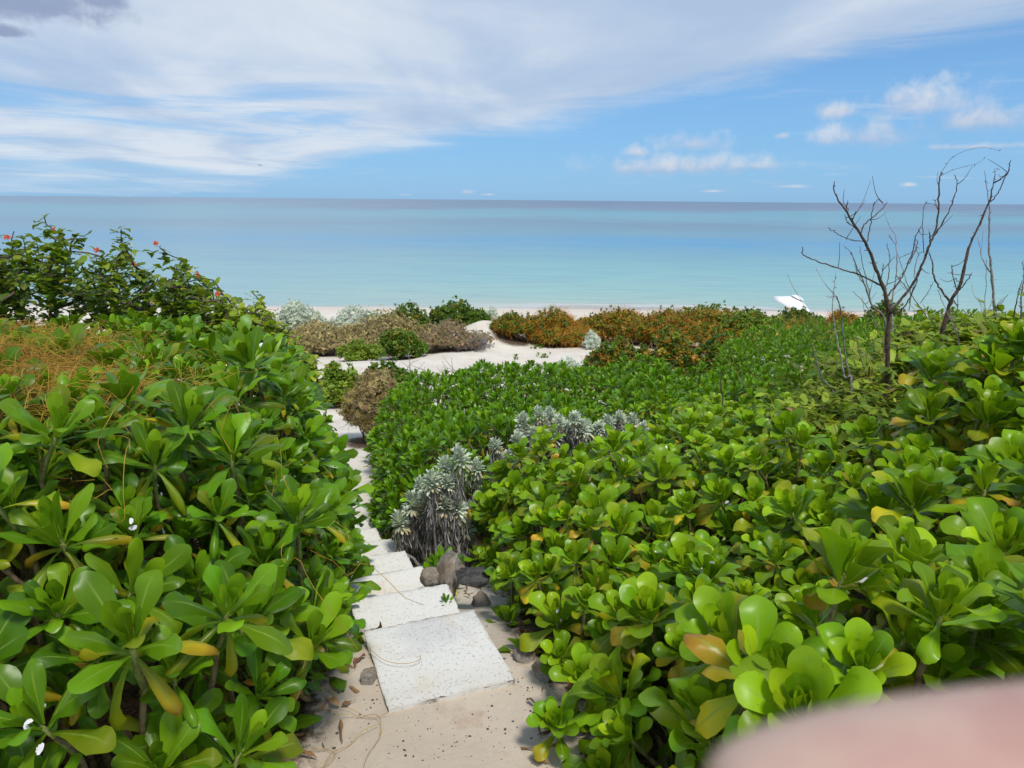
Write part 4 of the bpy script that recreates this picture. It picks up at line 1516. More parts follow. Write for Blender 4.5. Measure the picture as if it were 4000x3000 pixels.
# ------------------------------------------------------------------ flowering cordia
def build_cordia():
    r = np.random.RandomState(21)
    cont = np.array([(-250, 560), (-100, 500), (0, 515), (60, 492), (100, 466), (150, 505), (205, 535), (262, 498), (300, 565), (355, 532), (400, 572), (470, 602), (510, 645), (560, 628), (615, 690), (670, 760)], float)
    tops = [(95, 466, 5.5), (30, 500, 5.3), (262, 495, 5.6), (345, 535, 5.4), (395, 560, 5.7), (460, 605, 5.5), (545, 632, 5.4), (505, 660, 5.5), (170, 505, 5.6), (-40, 520, 5.6), (220, 555, 5.3), (600, 700, 5.3), (560, 690, 5.1), (425, 585, 5.5)]
    targets = [at2(*t) for t in tops]
    while len(targets) < 760:
        px = r.uniform(-200, 672)
        ct = np.interp(px, cont[:, 0], cont[:, 1]) + 14
        py = ct + (800 - ct) * r.rand() ** .9
        # keep a dark hollow with bare branches on the left
        if 60 < px < 240 and 640 < py < 730 and r.rand() < .6:
            continue
        targets.append(at2(px, py, r.uniform(4.75, 6.2)))
    bx = at2(230, 1000, 5.7)
    base = np.array([bx[0], 5.7, float(ground(bx[0], 5.7))])
    stems = [base, base + [.35, .05, 0], base + [-.4, .1, 0], base + [.75, -.1, 0], base + [1.1, -.2, 0]]
    root = empty('cordia_tree', base, 'cordia tree with orange flowers and tangled branches rising behind the left thicket', 'tree')
    groups = [[] for _ in stems]
    for t in targets:
        groups[int(np.argmin([abs(t[0] - s[0]) + r.uniform(0, .25) for s in stems]))].append(t)
    # leaf meshes
    lm = []
    for q in range(6):
        V, F, U, VV = leaf_geo(.112, .036, 8, 5, r.uniform(.1, .7), r.uniform(.1, .5), r.uniform(-.2, .7), .12, 600 + q, 'ovate')
        for ag in (.05, .3, .55, .75):
            ge = Geo()
            ge.add(V, F, np.stack([np.full(len(V), ag), np.full(len(V), .4), VV, U], 1))
            lm.append((q, ag, V, F, U, VV, ge.mesh('leaf', M_cordia)))
    ge_f = Geo()
    placed = 0
    for gi, (s, tg) in enumerate(zip(stems, groups)):
        if not tg:
            continue
        # an inner framework first
        frame_t = [s + (t - s) * r.uniform(.35, .6) for t in tg[::6]]
        nodes, parent, w, tips = grow(s, frame_t + tg, 50 + gi)
        ge = skeleton_geo(nodes, parent, w, .0042, .40, base, 5)
        link('trunk', ge.mesh('trunk', M_bark, attr=False), root)
        tipn = nodes[tips]
        tipset = [n for n in tipn if min(np.linalg.norm(n - t) for t in tg) < .03]
        for n in tipset:
            pj = project(n)[0]
            k = r.randint(11, 19)
            yellow = np.clip((pj[0] - 250) / 350, 0, 1) * .5 + np.clip((pj[1] - 600) / 150, 0, 1) * .25
            if pj[1] < 560: yellow += .2
            for i in range(k):
                ph = i * 2.4 + r.uniform(-.4, .4)
                t = rad(r.uniform(35, 115))
                Rx = np.array([[1, 0, 0], [0, math.sin(t), -math.cos(t)], [0, math.cos(t), math.sin(t)]])
                Rz = np.array([[math.cos(ph), -math.sin(ph), 0], [math.sin(ph), math.cos(ph), 0], [0, 0, 1]])
                pos = n + np.array([0, 0, -r.uniform(0, .17)]) + r.normal(0, .022, 3)
                M = xf(Rz @ Rx, pos, r.uniform(.5, .92))
                age = np.clip(r.normal(.52 - yellow * .75, .16), 0.02, .78)
                if r.rand() < .02: age = .95
                if placed < 300 and pj[0] > 0 and r.rand() < .35:
                    q = min((x for x in lm if x[0] == r.randint(6) or True), key=lambda x: abs(x[1] - age) + .02 * ((x[0] + i + placed) % 6))
                    link('leaf', q[6], root, local(root, M))
                    placed += 1
                else:
                    q = lm[r.randint(6) * 4]
                    V = q[2] @ M[:3, :3].T + M[:3, 3] - base
                    ge_f.add(V, q[3], np.stack([np.full(len(V), age), np.full(len(V), r.rand()), q[5], q[4]], 1))
    tag(link('crown', ge_f.mesh('crown', M_cordia), root), kind='stuff')
    # orange flower heads
    ge = Geo()
    for k in range(5):
        off = np.array([.014 * math.cos(k * 2.4), .014 * math.sin(k * 2.4), .006 * (k % 3)])
        for q in range(6):
            a = q * PI / 3
            V, F, U, VV = leaf_geo(.016, .006, 4, 3, -.5, 1.3, .2, .3, q, 'slim')
            Rz = np.array([[math.cos(a), -math.sin(a), 0], [math.sin(a), math.cos(a), 0], [0, 0, 1]])
            ge.add(V @ Rz.T + off + [0, 0, .01], F)
    mf = ge.mesh('flower', M_orange, attr=False)
    for (px, py) in [(145, 468), (213, 537), (385, 531), (328, 560), (472, 637), (452, 615), (493, 640), (410, 708), (435, 722), (5, 640), (330, 753), (3, 515)]:
        tj = project(np.array(targets))
        p = targets[int(np.argmin(np.hypot(tj[:, 0] - px, tj[:, 1] - py) + 30 * (tj[:, 2] - 5)))] + np.array([0, -.05, .03])
        link('flower', mf, root, local(root, xf(frame(unit(np.array([r.normal(0, .3), -.8, .6])), r.rand() * 6), p, r.uniform(.55, .8))))


build_cordia()


# ------------------------------------------------------------------ bare trees on the right
def crop5(pts):
    return [(3000 + x / 1.58, 550 + y / 1.58) for x, y in pts]


def bare_tree(label, Y0, trunk, branches, r_base, name='bare_tree', mat=M_bark, seed=0, to_ground=True):
    r = np.random.RandomState(seed)

    def path3(pts, dy0, dy1, jit=.02):
        q = crop5(pts)
        n = len(q)
        out = []
        for k, (x, y) in enumerate(q):
            f = k / max(1, n - 1)
            out.append(at(x, y, Y0 + dy0 + (dy1 - dy0) * f))
        return np.array(out)

    tp = path3(trunk, 0, r.uniform(-.3, .3))
    if to_ground:
        foot = np.array([tp[0][0] + r.uniform(-.05, .05), tp[0][1], float(ground(tp[0][0], tp[0][1])) - .03])
        tp = np.concatenate([[foot], tp])
    base = tp[0].copy()
    root = empty(name, base, label, 'tree', 'bare trees on the right')

    def rough(pts, n):
        s = smooth_path(pts, n)
        s[1:-1] += r.normal(0, .0022, (len(s) - 2, 3))
        return s

    ge = Geo()
    n = 40
    s = rough(tp, n)
    rr = np.linspace(1, .16, n) ** 1.1 * r_base * .85 * (1 + .12 * r.normal(0, 1, n).clip(-1.5, 1.5))
    add_tube(ge, s - base, rr, 8)
    for _ in range(16):          # leaf scars and snapped twigs
        k = r.randint(12, n - 1)
        d = unit(r.normal(0, 1, 3) + np.array([0, 0, .5]))
        add_tube(ge, [s[k] - base, s[k] - base + d * (rr[k] + r.uniform(.006, .025))], [.003, .0015], 4)
    link('trunk', ge.mesh('trunk', mat, attr=False), root)
    for (pts, r0, r1) in branches:
        P = path3(pts, r.uniform(-.06, .06), r.uniform(-.3, .3))
        # start exactly at the nearest skeleton point when it is close in the picture
        d = np.linalg.norm(project(s)[:, :2] - project(P[:1])[:, :2], axis=1)
        k = int(np.argmin(d))
        if d[k] < 14:
            P[0] = s[k]
        n2 = max(8, 5 * len(pts))
        b = rough(P, n2) if r0 > .002 else smooth_path(P, n2 * 2)
        n2 = len(b)
        ge = Geo()
        r0, r1 = r0 * .82, r1 * .82
        for _ in range(1 if r0 > .0028 else 0):
            k = r.randint(2, n2)
            dd = unit((b[min(k + 1, n2 - 1)] - b[k - 1]) * 4 + r.normal(0, .25, 3) + np.array([0, 0, .12]))
            L_ = r.uniform(.05, .2)
            add_tube(ge, smooth_path([b[k] - base, b[k] - base + dd * L_ * .5 + r.normal(0, .008, 3), b[k] - base + dd * L_ + np.array([0, 0, L_ * .2])], 6), np.linspace(.0026, .0012, 6), 4)
        rb = np.linspace(r0, r1, n2) * (1 + .1 * r.normal(0, 1, n2).clip(-1.5, 1.5))
        add_tube(ge, b - base, rb, 6)
        for _ in range(5):
            k = r.randint(2, n2)
            dd = unit(r.normal(0, 1, 3) + np.array([0, 0, .5]))
            add_tube(ge, [b[k] - base, b[k] - base + dd * r.uniform(.006, .02)], [.002, .001], 4)
        link('branch', ge.mesh('branch', mat, attr=False), root)


bare_tree('tallest bare forked tree with the long arching tendril at its top', 4.6,
          [(728, 1610), (735, 1300), (745, 1100), (728, 960), (700, 880), (668, 800), (640, 720), (605, 640), (565, 570), (520, 500), (480, 430), (430, 360), (408, 300), (412, 250)],
          [([(575, 628), (480, 600), (420, 570), (370, 538)], .004, .002), ([(700, 900), (600, 845), (480, 800), (380, 770), (260, 725), (215, 700), (212, 655)], .007, .003),
           ([(565, 565), (600, 510), (660, 460), (710, 415), (735, 375)], .006, .0025), ([(610, 645), (630, 540), (640, 450), (655, 390), (680, 362), (710, 385)], .004, .0015),
           ([(520, 500), (530, 470), (540, 435)], .004, .002), ([(478, 440), (485, 410), (494, 378)], .004, .003), ([(540, 545), (490, 500), (475, 455)], .004, .003),
           ([(750, 1080), (760, 1050), (830, 970), (900, 870), (960, 740), (990, 660), (1030, 560), (1050, 450), (1055, 300), (1062, 220), (1072, 190)], .013, .004),
           ([(755, 1090), (820, 1050), (880, 960), (915, 870), (940, 800), (945, 760)], .007, .003),
           ([(1072, 190), (1100, 150), (1140, 100), (1230, 58), (1330, 42), (1435, 62)], .0016, .001), ([(1072, 215), (1140, 180), (1230, 155), (1290, 140), (1340, 105)], .0016, .001),
           ([(1010, 610), (1070, 520), (1120, 420), (1160, 320), (1168, 250), (1150, 210)], .006, .002), ([(965, 735), (1000, 640), (995, 565)], .005, .004), ([(962, 690), (955, 500), (965, 395), (1000, 388), (1040, 392)], .003, .001),
           ([(1045, 420), (1030, 370)], .003, .002), ([(730, 950), (800, 880), (845, 800), (890, 690), (912, 590), (945, 528)], .007, .003), ([(870, 760), (915, 660), (925, 610)], .004, .002),
           ([(728, 940), (745, 830), (750, 720), (735, 630)], .004, .002), ([(705, 870), (706, 810), (708, 755)], .004, .002)], .021, seed=1)
bare_tree('bare leaning tree with rough dark bark, second from the right edge', 5.2,
          [(1045, 1360), (1070, 1200), (1110, 1060), (1135, 975), (1180, 900), (1215, 780), (1235, 670), (1280, 570), (1320, 480), (1365, 370), (1385, 290), (1402, 210)],
          [([(1400, 270), (1450, 225), (1485, 185), (1498, 122)], .006, .003), ([(1375, 410), (1420, 320), (1465, 220), (1485, 185)], .005, .003),
           ([(1118, 990), (1060, 910), (1025, 840), (1015, 760), (995, 690)], .009, .004), ([(1150, 960), (1200, 900), (1240, 845), (1255, 820)], .006, .003), ([(1180, 880), (1155, 850)], .004, .002),
           ([(1140, 985), (1170, 1030), (1140, 1090), (1110, 1110)], .005, .003), ([(1395, 200), (1400, 175), (1432, 178)], .0015, .001), ([(1140, 920), (1138, 820), (1135, 765)], .005, .003)], .022, seed=2)
bare_tree('slim grey bare tree nearest the right edge', 5.8,
          [(1425, 1210), (1405, 1090), (1390, 930), (1375, 780), (1365, 650), (1365, 500), (1370, 420), (1355, 320), (1335, 185)],
          [([(1370, 835), (1330, 750), (1310, 660), (1295, 600)], .006, .003), ([(1395, 1050), (1440, 1000), (1480, 950)], .005, .002), ([(1375, 980), (1340, 1080), (1345, 850), (1345, 730)], .004, .002)], .017, mat=M_grey, seed=3)
bare_tree('grey dead stem with a dark twin at the left of the bare trees', 4.3,
          [(515, 1570), (470, 1450), (432, 1250), (400, 1060), (404, 940), (420, 805)],
          [([(505, 1420), (462, 1180), (448, 1050), (425, 965), (412, 960), (375, 965)], .006, .003), ([(410, 1560), (330, 1450), (290, 1330), (272, 1250)], .006, .003), ([(600, 1430), (570, 1330), (545, 1210)], .004, .002)], .010, mat=M_grey, seed=4)
bare_tree('pale bare stick standing between the two dark trunks', 5.0,
          [(1215, 1440), (1190, 1330), (1165, 1190), (1120, 1070)], [([(1170, 1200), (1090, 1020), (1045, 920)], .004, .002)], .009, mat=M_grey, seed=5)
bare_tree('short dead stub at the very right edge', 5.5, [(1540, 1200), (1560, 1000), (1578, 850), (1575, 740)], [([(1500, 1180), (1530, 1000), (1570, 860)], .006, .003)], .012, seed=6)
bare_tree('clump of thin grey wands behind the tallest bare tree', 5.1,
          [(725, 1250), (640, 1010), (585, 860), (540, 760), (510, 690), (465, 645)],
          [([(640, 1010), (610, 870), (585, 760), (565, 650)], .005, .002), ([(590, 880), (555, 830), (535, 760)], .004, .002), ([(770, 1180), (765, 980), (790, 850), (795, 700), (788, 560)], .007, .003), ([(790, 640), (760, 605), (745, 575)], .003, .002),
           ([(990, 1100), (920, 1000), (850, 900), (810, 850), (790, 830)], .005, .003), ([(870, 1000), (900, 900), (905, 800), (930, 700), (965, 685)], .004, .002), ([(940, 1000), (990, 930), (1020, 870)], .003, .002), ([(680, 1150), (600, 1010), (525, 930)], .004, .002), ([(870, 1050), (880, 950), (850, 850), (800, 700)], .004, .002)], .011, mat=M_grey, seed=7)


# ------------------------------------------------------------------ vine thicket round the trees
def build_vine():
    r = np.random.RandomState(31)
    lm = []
    for q in range(5):
        lm.append(leaf_geo(.066, .0165, 5, 3, r.uniform(-.1, .6), r.uniform(0, .6), r.uniform(-.3, .5), .2, 700 + q, 'lance'))
    b0 = at2(1900, 900, 4.6)
    root = empty('vine_thicket', (b0[0], b0[1], float(ground(b0[0], b0[1]))), 'olive tangle of thin vines and pointed leaves around the bare trunks', 'vine')
    base = np.array(root.location)
    fol, st = Geo(), Geo()
    cont = np.array([(1640, 930), (1700, 880), (1760, 860), (1830, 800), (1900, 752), (1950, 722), (2050, 692), (2130, 682), (2260, 690)], float)
    for k in range(1000):
        px = r.uniform(1660, 2280)
        ct = np.interp(px, cont[:, 0], cont[:, 1])
        py = ct + (1010 - ct) * r.rand() ** 1.3
        Y = np.interp(py, [690, 800, 900, 1010], [5.9, 5.0, 4.2, 3.7]) + r.uniform(-.3, .5)
        p = at2(px, py, Y)
        gz = float(ground(p[0], p[1]))
        if p[2] < gz + .05:
            continue
        L = r.uniform(.15, .4)
        d = unit(np.array([r.normal(0, .8), r.normal(0, .6), r.uniform(-.3, .8)]))
        pts = smooth_path([p - d * L * .5 - np.array([0, 0, .05]), p, p + d * L * .35, p + d * L * .6 + np.array([0, 0, -.05])], 8)
        add_tube(st, pts - base, np.linspace(.0022, .001, 8), 3)
        age = r.choice([.05, .2, .4, .6], p=[.25, .3, .25, .2])
        if py < 800: age = r.choice([.0, .1, .25])
        if px < 1800 and py > 850: age = r.choice([.05, .15, .3])
        for i in range(r.randint(6, 12)):
            q = lm[r.randint(5)]
            n = pts[r.randint(0, 8)]
            ph = r.rand() * 6.28
            t = rad(r.uniform(40, 125))
            Rx = np.array([[1, 0, 0], [0, math.sin(t), -math.cos(t)], [0, math.cos(t), math.sin(t)]])
            Rz = np.array([[math.cos(ph), -math.sin(ph), 0], [math.sin(ph), math.cos(ph), 0], [0, 0, 1]])
            V = q[0] @ (Rz @ Rx).T * r.uniform(.7, 1.6) * (1.35 if py < 800 else 1) + n - base
            a2 = 1.0 if r.rand() < .03 else np.clip(age + r.normal(0, .1), 0, .75)
            fol.add(V, q[1], np.stack([np.full(len(V), a2), np.full(len(V), r.rand()), q[3], q[2]], 1))
    # dense low understorey
    for k in range(260):
        px = r.uniform(1700, 2260)
        py = r.uniform(820, 1000)
        Y = np.interp(py, [820, 1000], [5.2, 3.9]) + r.uniform(.2, .8)
        p = at2(px, py, Y)
        for i in range(14):
            q = lm[r.randint(5)]
            Rm = frame(r.normal(0, 1, 3), r.rand() * 6)
            V = q[0] @ Rm.T * r.uniform(.8, 1.6) + p + r.normal(0, .10, 3) - base
            fol.add(V, q[1], np.stack([np.full(len(V), r.uniform(.45, .75)), np.full(len(V), r.rand()), q[3], q[2]], 1))
    for k in range(90):          # long looping tendrils
        px, py = r.uniform(1680, 2230), r.uniform(780, 980)
        Y = np.interp(py, [780, 980], [5.0, 3.7])
        p = at2(px, py, Y)
        pts = [p]
        d = unit(np.array([r.normal(0, 1), r.normal(0, .3), r.uniform(-.2, .6)]))
        for q in range(7):
            d = unit(d + r.normal(0, .45, 3) * np.array([1, .5, .8]))
            pts.append(pts[-1] + d * .11)
        s = smooth_path(pts, 22)
        add_tube(st, s - base, .0016, 3)
    tag(link('foliage', fol.mesh('foliage', M_vine), root), kind='stuff')
    tag(link('tendrils', st.mesh('tendrils', M_olive_thread, attr=False), root), kind='stuff')
    # dead upright twigs out of the naupaka
    tw = [((1558, 880), (1556, 835), (1562, 800), 5.2), ((1488, 935), (1490, 900), (1496, 872), 4.6), ((1515, 930), (1512, 905), (1518, 880), 4.6), ((1742, 1000), (1745, 960), (1750, 930), 3.6)]
    for k, (a, b, c_, Y) in enumerate(tw):
        A, B, D = at2(*a, Y), at2(*b, Y), at2(*c_, Y)
        foot = np.array([A[0], A[1], float(ground(A[0], A[1]))])
        ge = Geo()
        s = smooth_path([foot, A, B, D], 14)
        s[1:-1] += r.normal(0, .004, (12, 3))
        add_tube(ge, s - foot, np.linspace(.008, .003, 14), 5)
        for q in range(4):
            kk = r.randint(8, 14)
            add_tube(ge, [s[kk] - foot, s[kk] - foot + unit(r.normal(0, 1, 3) + np.array([0, 0, 1])) * .03], [.002, .001], 4)
        o = link('dead_twig', ge.mesh('dead_twig', M_bark, attr=False))
        o.location = foot
        tag(o, ['dark dead twig standing out of the pale green shrubs behind the silver clumps', 'left of two short dead twigs beside the silver sea lavender', 'right of two short dead twigs beside the silver sea lavender',
                'short dead twig in front of the vine tangle'][k], 'twig', 'dead twigs')


build_vine()


# ------------------------------------------------------------------ dodder over the left thicket
def build_dodder():
    r = np.random.RandomState(41)
    tps = TPS([at2(*q) for q in L_CTRL])
    gxs = np.arange(-6, 1, .05)
    gys = np.arange(.5, 6.5, .05)
    GXX, GYY = np.meshgrid(gxs, gys, indexing='ij')
    GRID = tps(np.stack([GXX.ravel(), GYY.ravel()], 1)).reshape(GXX.shape)
    cz_at = lambda q: float(GRID[int(np.clip((q[0] + 6) / .05, 0, len(gxs) - 1)), int(np.clip((q[1] - .5) / .05, 0, len(gys) - 1))])
    ge = Geo()
    b0 = at2(80, 850, 2.8)
    for k in range(2000):
        if r.rand() < .98:
            px, py = r.normal(50, 125), r.normal(850, 65)
        else:
            px, py = r.uniform(0, 700), r.uniform(770, 1150)
        if py < 765: continue
        Y = np.interp(py, [765, 850, 900, 1000, 1150], [3.7, 2.75, 2.5, 2.1, 1.7])
        p = at2(px, py, Y)
        p[2] = cz_at(p) + r.uniform(.0, .18)
        d = unit(np.array([r.normal(0, 1), r.normal(0, 1), r.normal(0, .3)]))
        pts = [p]
        cu = r.normal(0, .5, 3)
        for q in range(6):
            d = unit(d + cu * .5 + r.normal(0, .4, 3))
            nxt = pts[-1] + d * r.uniform(.04, .08)
            cz = cz_at(nxt)
            nxt[2] = nxt[2] * .6 + (cz + r.uniform(.0, .17)) * .4
            pts.append(nxt)
        add_tube(ge, smooth_path(pts, 14) - b0, .0010, 3)
    o = link('dodder_vine', ge.mesh('dodder_vine', M_dodder, attr=False))
    o.location = b0
    tag(o, 'golden thread-like dodder vine tangled over the thicket at the left edge', 'vine', kind='stuff')
    # loose strands lying on the sand by the nearest slab
    ge = Geo()
    b0 = np.array([-.55, 1.8, .01])
    for k in range(8):
        p = np.array([r.uniform(-.62, -.34), r.uniform(1.5, 2.2), 0])
        a = r.rand() * 6.28
        cu = r.normal(0, .35)
        pts = []
        for q in range(8):
            z = float(ground(p[0], p[1])) + .004 + .02 * abs(math.sin(q * .8 + k))
            pts.append(np.array([p[0], p[1], z]))
            a += cu + r.normal(0, .2)
            p = p + .035 * np.array([math.cos(a), math.sin(a), 0])
        add_tube(ge, smooth_path(pts, 18) - b0, .0009, 3)
    o = link('dodder_vine', ge.mesh('dodder_vine', M_dodder, attr=False))
    o.location = b0
    tag(o, 'loose brown-gold vine threads lying on the sand left of the nearest slab', 'vine', kind='stuff')
    # thin thread on the slab
    ge = Geo()
    pts = [at2(*q) for q in [(800, 1400, 2.28), (830, 1430, 2.22), (870, 1445, 2.20), (905, 1440, 2.22), (908, 1425, 2.25)]]
    pts = [np.array([p[0], p[1], .036]) for p in pts]
    add_tube(ge, smooth_path(pts, 24), .0011, 4)
    tag(link('vine_thread', ge.mesh('vine_thread', M_dodder, attr=False)), 'single curled thread lying on the nearest slab', 'vine')


build_dodder()

# ------------------------------------------------------------------ dune shrubs
def cluster_arrays(seed, n, L, W, prof, tmin, tmax, nu=4, nv=3):
    r = np.random.RandomState(seed)
    Vs, Fs, us, vs, k = [], [], [], [], 0
    for i in range(n):
        V, F, U, VV = leaf_geo(L * r.uniform(.7, 1.15), W, nu, nv, r.uniform(-.3, .4), r.uniform(0, .6), r.uniform(.1, .7), .1, seed + i, prof)
        t = rad(r.uniform(tmin, tmax))
        ph = i * 2.4
        Rx = np.array([[1, 0, 0], [0, math.sin(t), -math.cos(t)], [0, math.cos(t), math.sin(t)]])
        Rz = np.array([[math.cos(ph), -math.sin(ph), 0], [math.sin(ph), math.cos(ph), 0], [0, 0, 1]])
        Vs.append(V @ (Rz @ Rx).T); Fs.append(F + k); us.append(U); vs.append(VV)
        k += len(V)
    return np.concatenate(Vs), np.concatenate(Fs), np.concatenate(us), np.concatenate(vs)


CL = {
    'green': [cluster_arrays(800 + q, 9, .095, .026, 'spoon', 8, 80, 3, 2) for q in range(4)],
    'silver': [cluster_arrays(820 + q, 16, .08, .009, 'slim', 5, 95, 3, 2) for q in range(4)],
    'tan': [cluster_arrays(840 + q, 12, .045, .010, 'slim', 15, 100, 3, 2) for q in range(4)],
}
SH_AGE = {'green': (.45, .14, .012), 'lime': (.12, .1, .02), 'silver': (.3, .15, 0), 'tan': (.3, .2, 0), 'olive': (.75, .12, 0), 'dead': (.75, .25, 0), 'rust': (.5, .15, .05), 'brownrust': (.6, .12, .04), 'yellowing': (.45, .15, .14), 'gold': (.45, .2, .1)}


def dune_shrub(k, nm, kd, cx_, cy_, rx, ry, gz, top, lab):
    r = np.random.RandomState(1000 + k)
    root = empty(nm, (cx_, cy_, gz), lab, 'shrub', 'dune shrubs')
    h = top - gz
    # several overlapping lumps give an uneven outline
    nl = max(5, int(rx * 6))
    lumps = []
    for q in range(nl):
        a = (q + .5) / nl * 2 - 1 + r.uniform(-.1, .1)
        lumps.append((a * rx * .86, r.uniform(-1, 1) * ry * .6, r.uniform(.48, 1.0) * h * (1 - .15 * abs(a)), r.uniform(.26, .4) * min(rx, 1.6) + .12, r.uniform(.35, .5) * ry + .12))
    lumps[0] = (0, 0, h, .5 * rx, .6 * ry)
    near = cy_ < 12
    clset = CL['silver'] if kd == 'silver' else CL['tan'] if kd in ('tan', 'olive', 'dead', 'gold') else CL['green']
    mat = M_silver if kd == 'silver' else M_tan if kd in ('tan', 'dead', 'gold') else M_far
    if kd == 'olive':
        clset, mat = CL['tan'], M_far
    area = 2 * PI * rx * max(h, .5) * 2.0
    dens = {'tan': 330, 'olive': 330, 'dead': 150, 'gold': 330, 'rust': 85, 'brownrust': 110, 'silver': 170, 'yellowing': 75}.get(kd, 125)
    n = int(area * dens)
    n = min(n, 3600)
    ag0, ags, pyel = SH_AGE[kd]
    fol, tw, dod = Geo(), Geo(), Geo()

    def sample(shell=1.0):
        lx, ly, lh, lrx, lry = lumps[r.randint(nl)]
        d = unit(r.normal(0, 1, 3))
        d[2] = abs(d[2]) if r.rand() < .75 else d[2] * .6
        if d[1] > .3: d[1] *= -1
        zc = lh * .5
        sh = shell * (1 - .3 * r.rand() ** 2) * (1.0 if r.rand() > .16 else r.uniform(1.05, 1.32))
        return np.array([lx + d[0] * lrx * sh, ly + d[1] * lry * sh, zc + d[2] * lh * .52 * sh]), d

    for q in range(n):
        p, d = sample()
        if p[2] < .04: p[2] = .04 + r.rand() * .1
        ax = unit(d * .7 + np.array([0, -.2, .8]) + r.normal(0, .3, 3))
        if kd in ('tan', 'dead', 'gold'):
            ax = unit(d * np.array([1, 1, .3]) + np.array([0, -.2, .35]) + r.normal(0, .3, 3))
        V, F, U, VV = clset[r.randint(4)]
        s = r.uniform(.75, 1.25)
        M = frame(ax, r.rand() * 6.28)
        a = np.clip(r.normal(ag0, ags), 0, .78)
        if kd == 'dead': a = np.clip(r.normal(.8, .2), .3, 1)
        if r.rand() < pyel: a = r.uniform(.8, 1)
        fol.add(V @ M.T * s + p, F, np.stack([np.full(len(V), a), np.full(len(V), r.rand()), VV, U], 1))
    # twigs from the foot to the shell
    nt = {'dead': 260, 'tan': 70, 'yellowing': 80}.get(kd, 30)
    for q in range(nt):
        p, d = sample(.98)
        if kd == 'dead' and r.rand() < .6:
            p = np.array([rx * r.uniform(.2, 1.0), ry * r.uniform(-1, .2), h * r.uniform(.1, .62) * 1.0])
        f = np.array([p[0] * .45 + r.normal(0, .06), p[1] * .4, -.02])
        m1 = f * .45 + p * .55 + np.array([r.normal(0, .07), r.normal(0, .07), -.08 * h])
        add_tube(tw, smooth_path([f, m1, p], 6), np.linspace(.013, .004, 6), 3)
        if kd in ('dead', 'tan', 'yellowing'):
            for _ in range(3):
                e = p + unit(r.normal(0, 1, 3) + np.array([0, 0, .2])) * r.uniform(.08, .28)
                add_tube(tw, [m1 * .4 + p * .6, p * .5 + e * .5 + r.normal(0, .02, 3), e], [.006, .005, .003], 3)
    # leggy green sprigs above the outline
    if kd in ('green', 'yellowing', 'brownrust', 'rust'):
        for q in range(int(rx * 9)):
            lx, ly, lh, lrx, lry = lumps[r.randint(nl)]
            b = np.array([lx + r.uniform(-1, 1) * lrx * .8, ly, lh * .85])
            t = b + np.array([r.normal(0, .06), 0, r.uniform(.06, .24) * min(1, h)])
            add_tube(tw, [b, (b + t) / 2 + r.normal(0, .015, 3), t], [.006, .005, .004], 3)
            V, F, U, VV = CL['green'][r.randint(4)]
            M = frame((r.normal(0, .2), r.normal(0, .2), 1), r.rand() * 6)
            V2 = V @ M.T * r.uniform(.8, 1.1) + t
            fol2 = np.stack([np.full(len(V), np.clip(r.normal(.42, .15), 0, .7)), np.full(len(V), r.rand()), VV, U], 1)
            if mat is M_far:
                fol.add(V2, F, fol2)
    # dodder threads
    nd = {'rust': 5200, 'brownrust': 3600, 'yellowing': 420, 'gold': 1400}.get(kd, 0)
    if k == 10: nd = 1500
    if nd:
        nd = int(nd * min(1.3, rx / 1.6 + .2))
        for q in range(nd):
            p, d = sample(1.04)
            if p[2] < .03: p[2] = .03
            dr = unit(r.normal(0, 1, 3))
            pts = [p]
            st_ = .09 if not near else .06
            for _ in range(3):
                dr = unit(dr + r.normal(0, .6, 3))
                pts.append(pts[-1] + dr * st_ * r.uniform(.7, 1.4))
            add_tube(dod, pts, .0042 if not near else .0018, 3)
    tag(link('crown', fol.mesh('crown', mat), root), kind='stuff')
    link('trunk', tw.mesh('trunk', M_grey if kd in ('dead', 'tan', 'silver') else M_bark, attr=False), root)
    if nd:
        tag(link('dodder', dod.mesh('dodder', M_dodder if kd == 'gold' else M_rust, attr=False), root), kind='stuff')


for k, s in enumerate(SH):
    dune_shrub(k, *s)

# dead twigs lying at the near edge of the sand path
ge = Geo()
r = np.random.RandomState(61)
b0 = ground_pt(920, 812, 11, 19)
for q in range(26):
    p = ground_pt(r.uniform(845, 985), r.uniform(795, 822), 11, 19)
    d = unit(np.array([r.normal(0, 1), r.normal(0, .6), r.uniform(.1, 1)]))
    L = r.uniform(.2, .7)
    pts = smooth_path([p, p + d * L * .5 + r.normal(0, .05, 3), p + d * L + r.normal(0, .05, 3)], 6)
    add_tube(ge, pts - b0, np.linspace(.012, .004, 6), 4)
o = link('dead_branches', ge.mesh('dead_branches', M_grey, attr=False))
o.location = b0
tag(o, 'grey dead branches lying at the near edge of the white sand path', 'branches', kind='stuff')

# sprouts in the open sand
for k, (px, py, n_) in enumerate([(1160, 752, 9), (1175, 770, 7), (1120, 775, 4)]):
    p = ground_pt(px, py, 14, 26)
    ge = Geo()
    for q in range(n_):
        V, F, U, VV = CL['green'][q % 4]
        off = np.array([r.normal(0, .12), r.normal(0, .2), .02])
        ge.add(V * r.uniform(.7, 1.2) + off, F, np.stack([np.full(len(V), .3), np.full(len(V), r.rand()), VV, U], 1))
    o = link('sand_sprout', ge.mesh('sand_sprout', M_far))
    o.location = p
    tag(o, ['small green sprout in the open sand above the other two', 'middle green sprout in the open sand path', 'lone green sprout leftmost in the open sand'][k], 'sprout', 'sprouts in the sand')


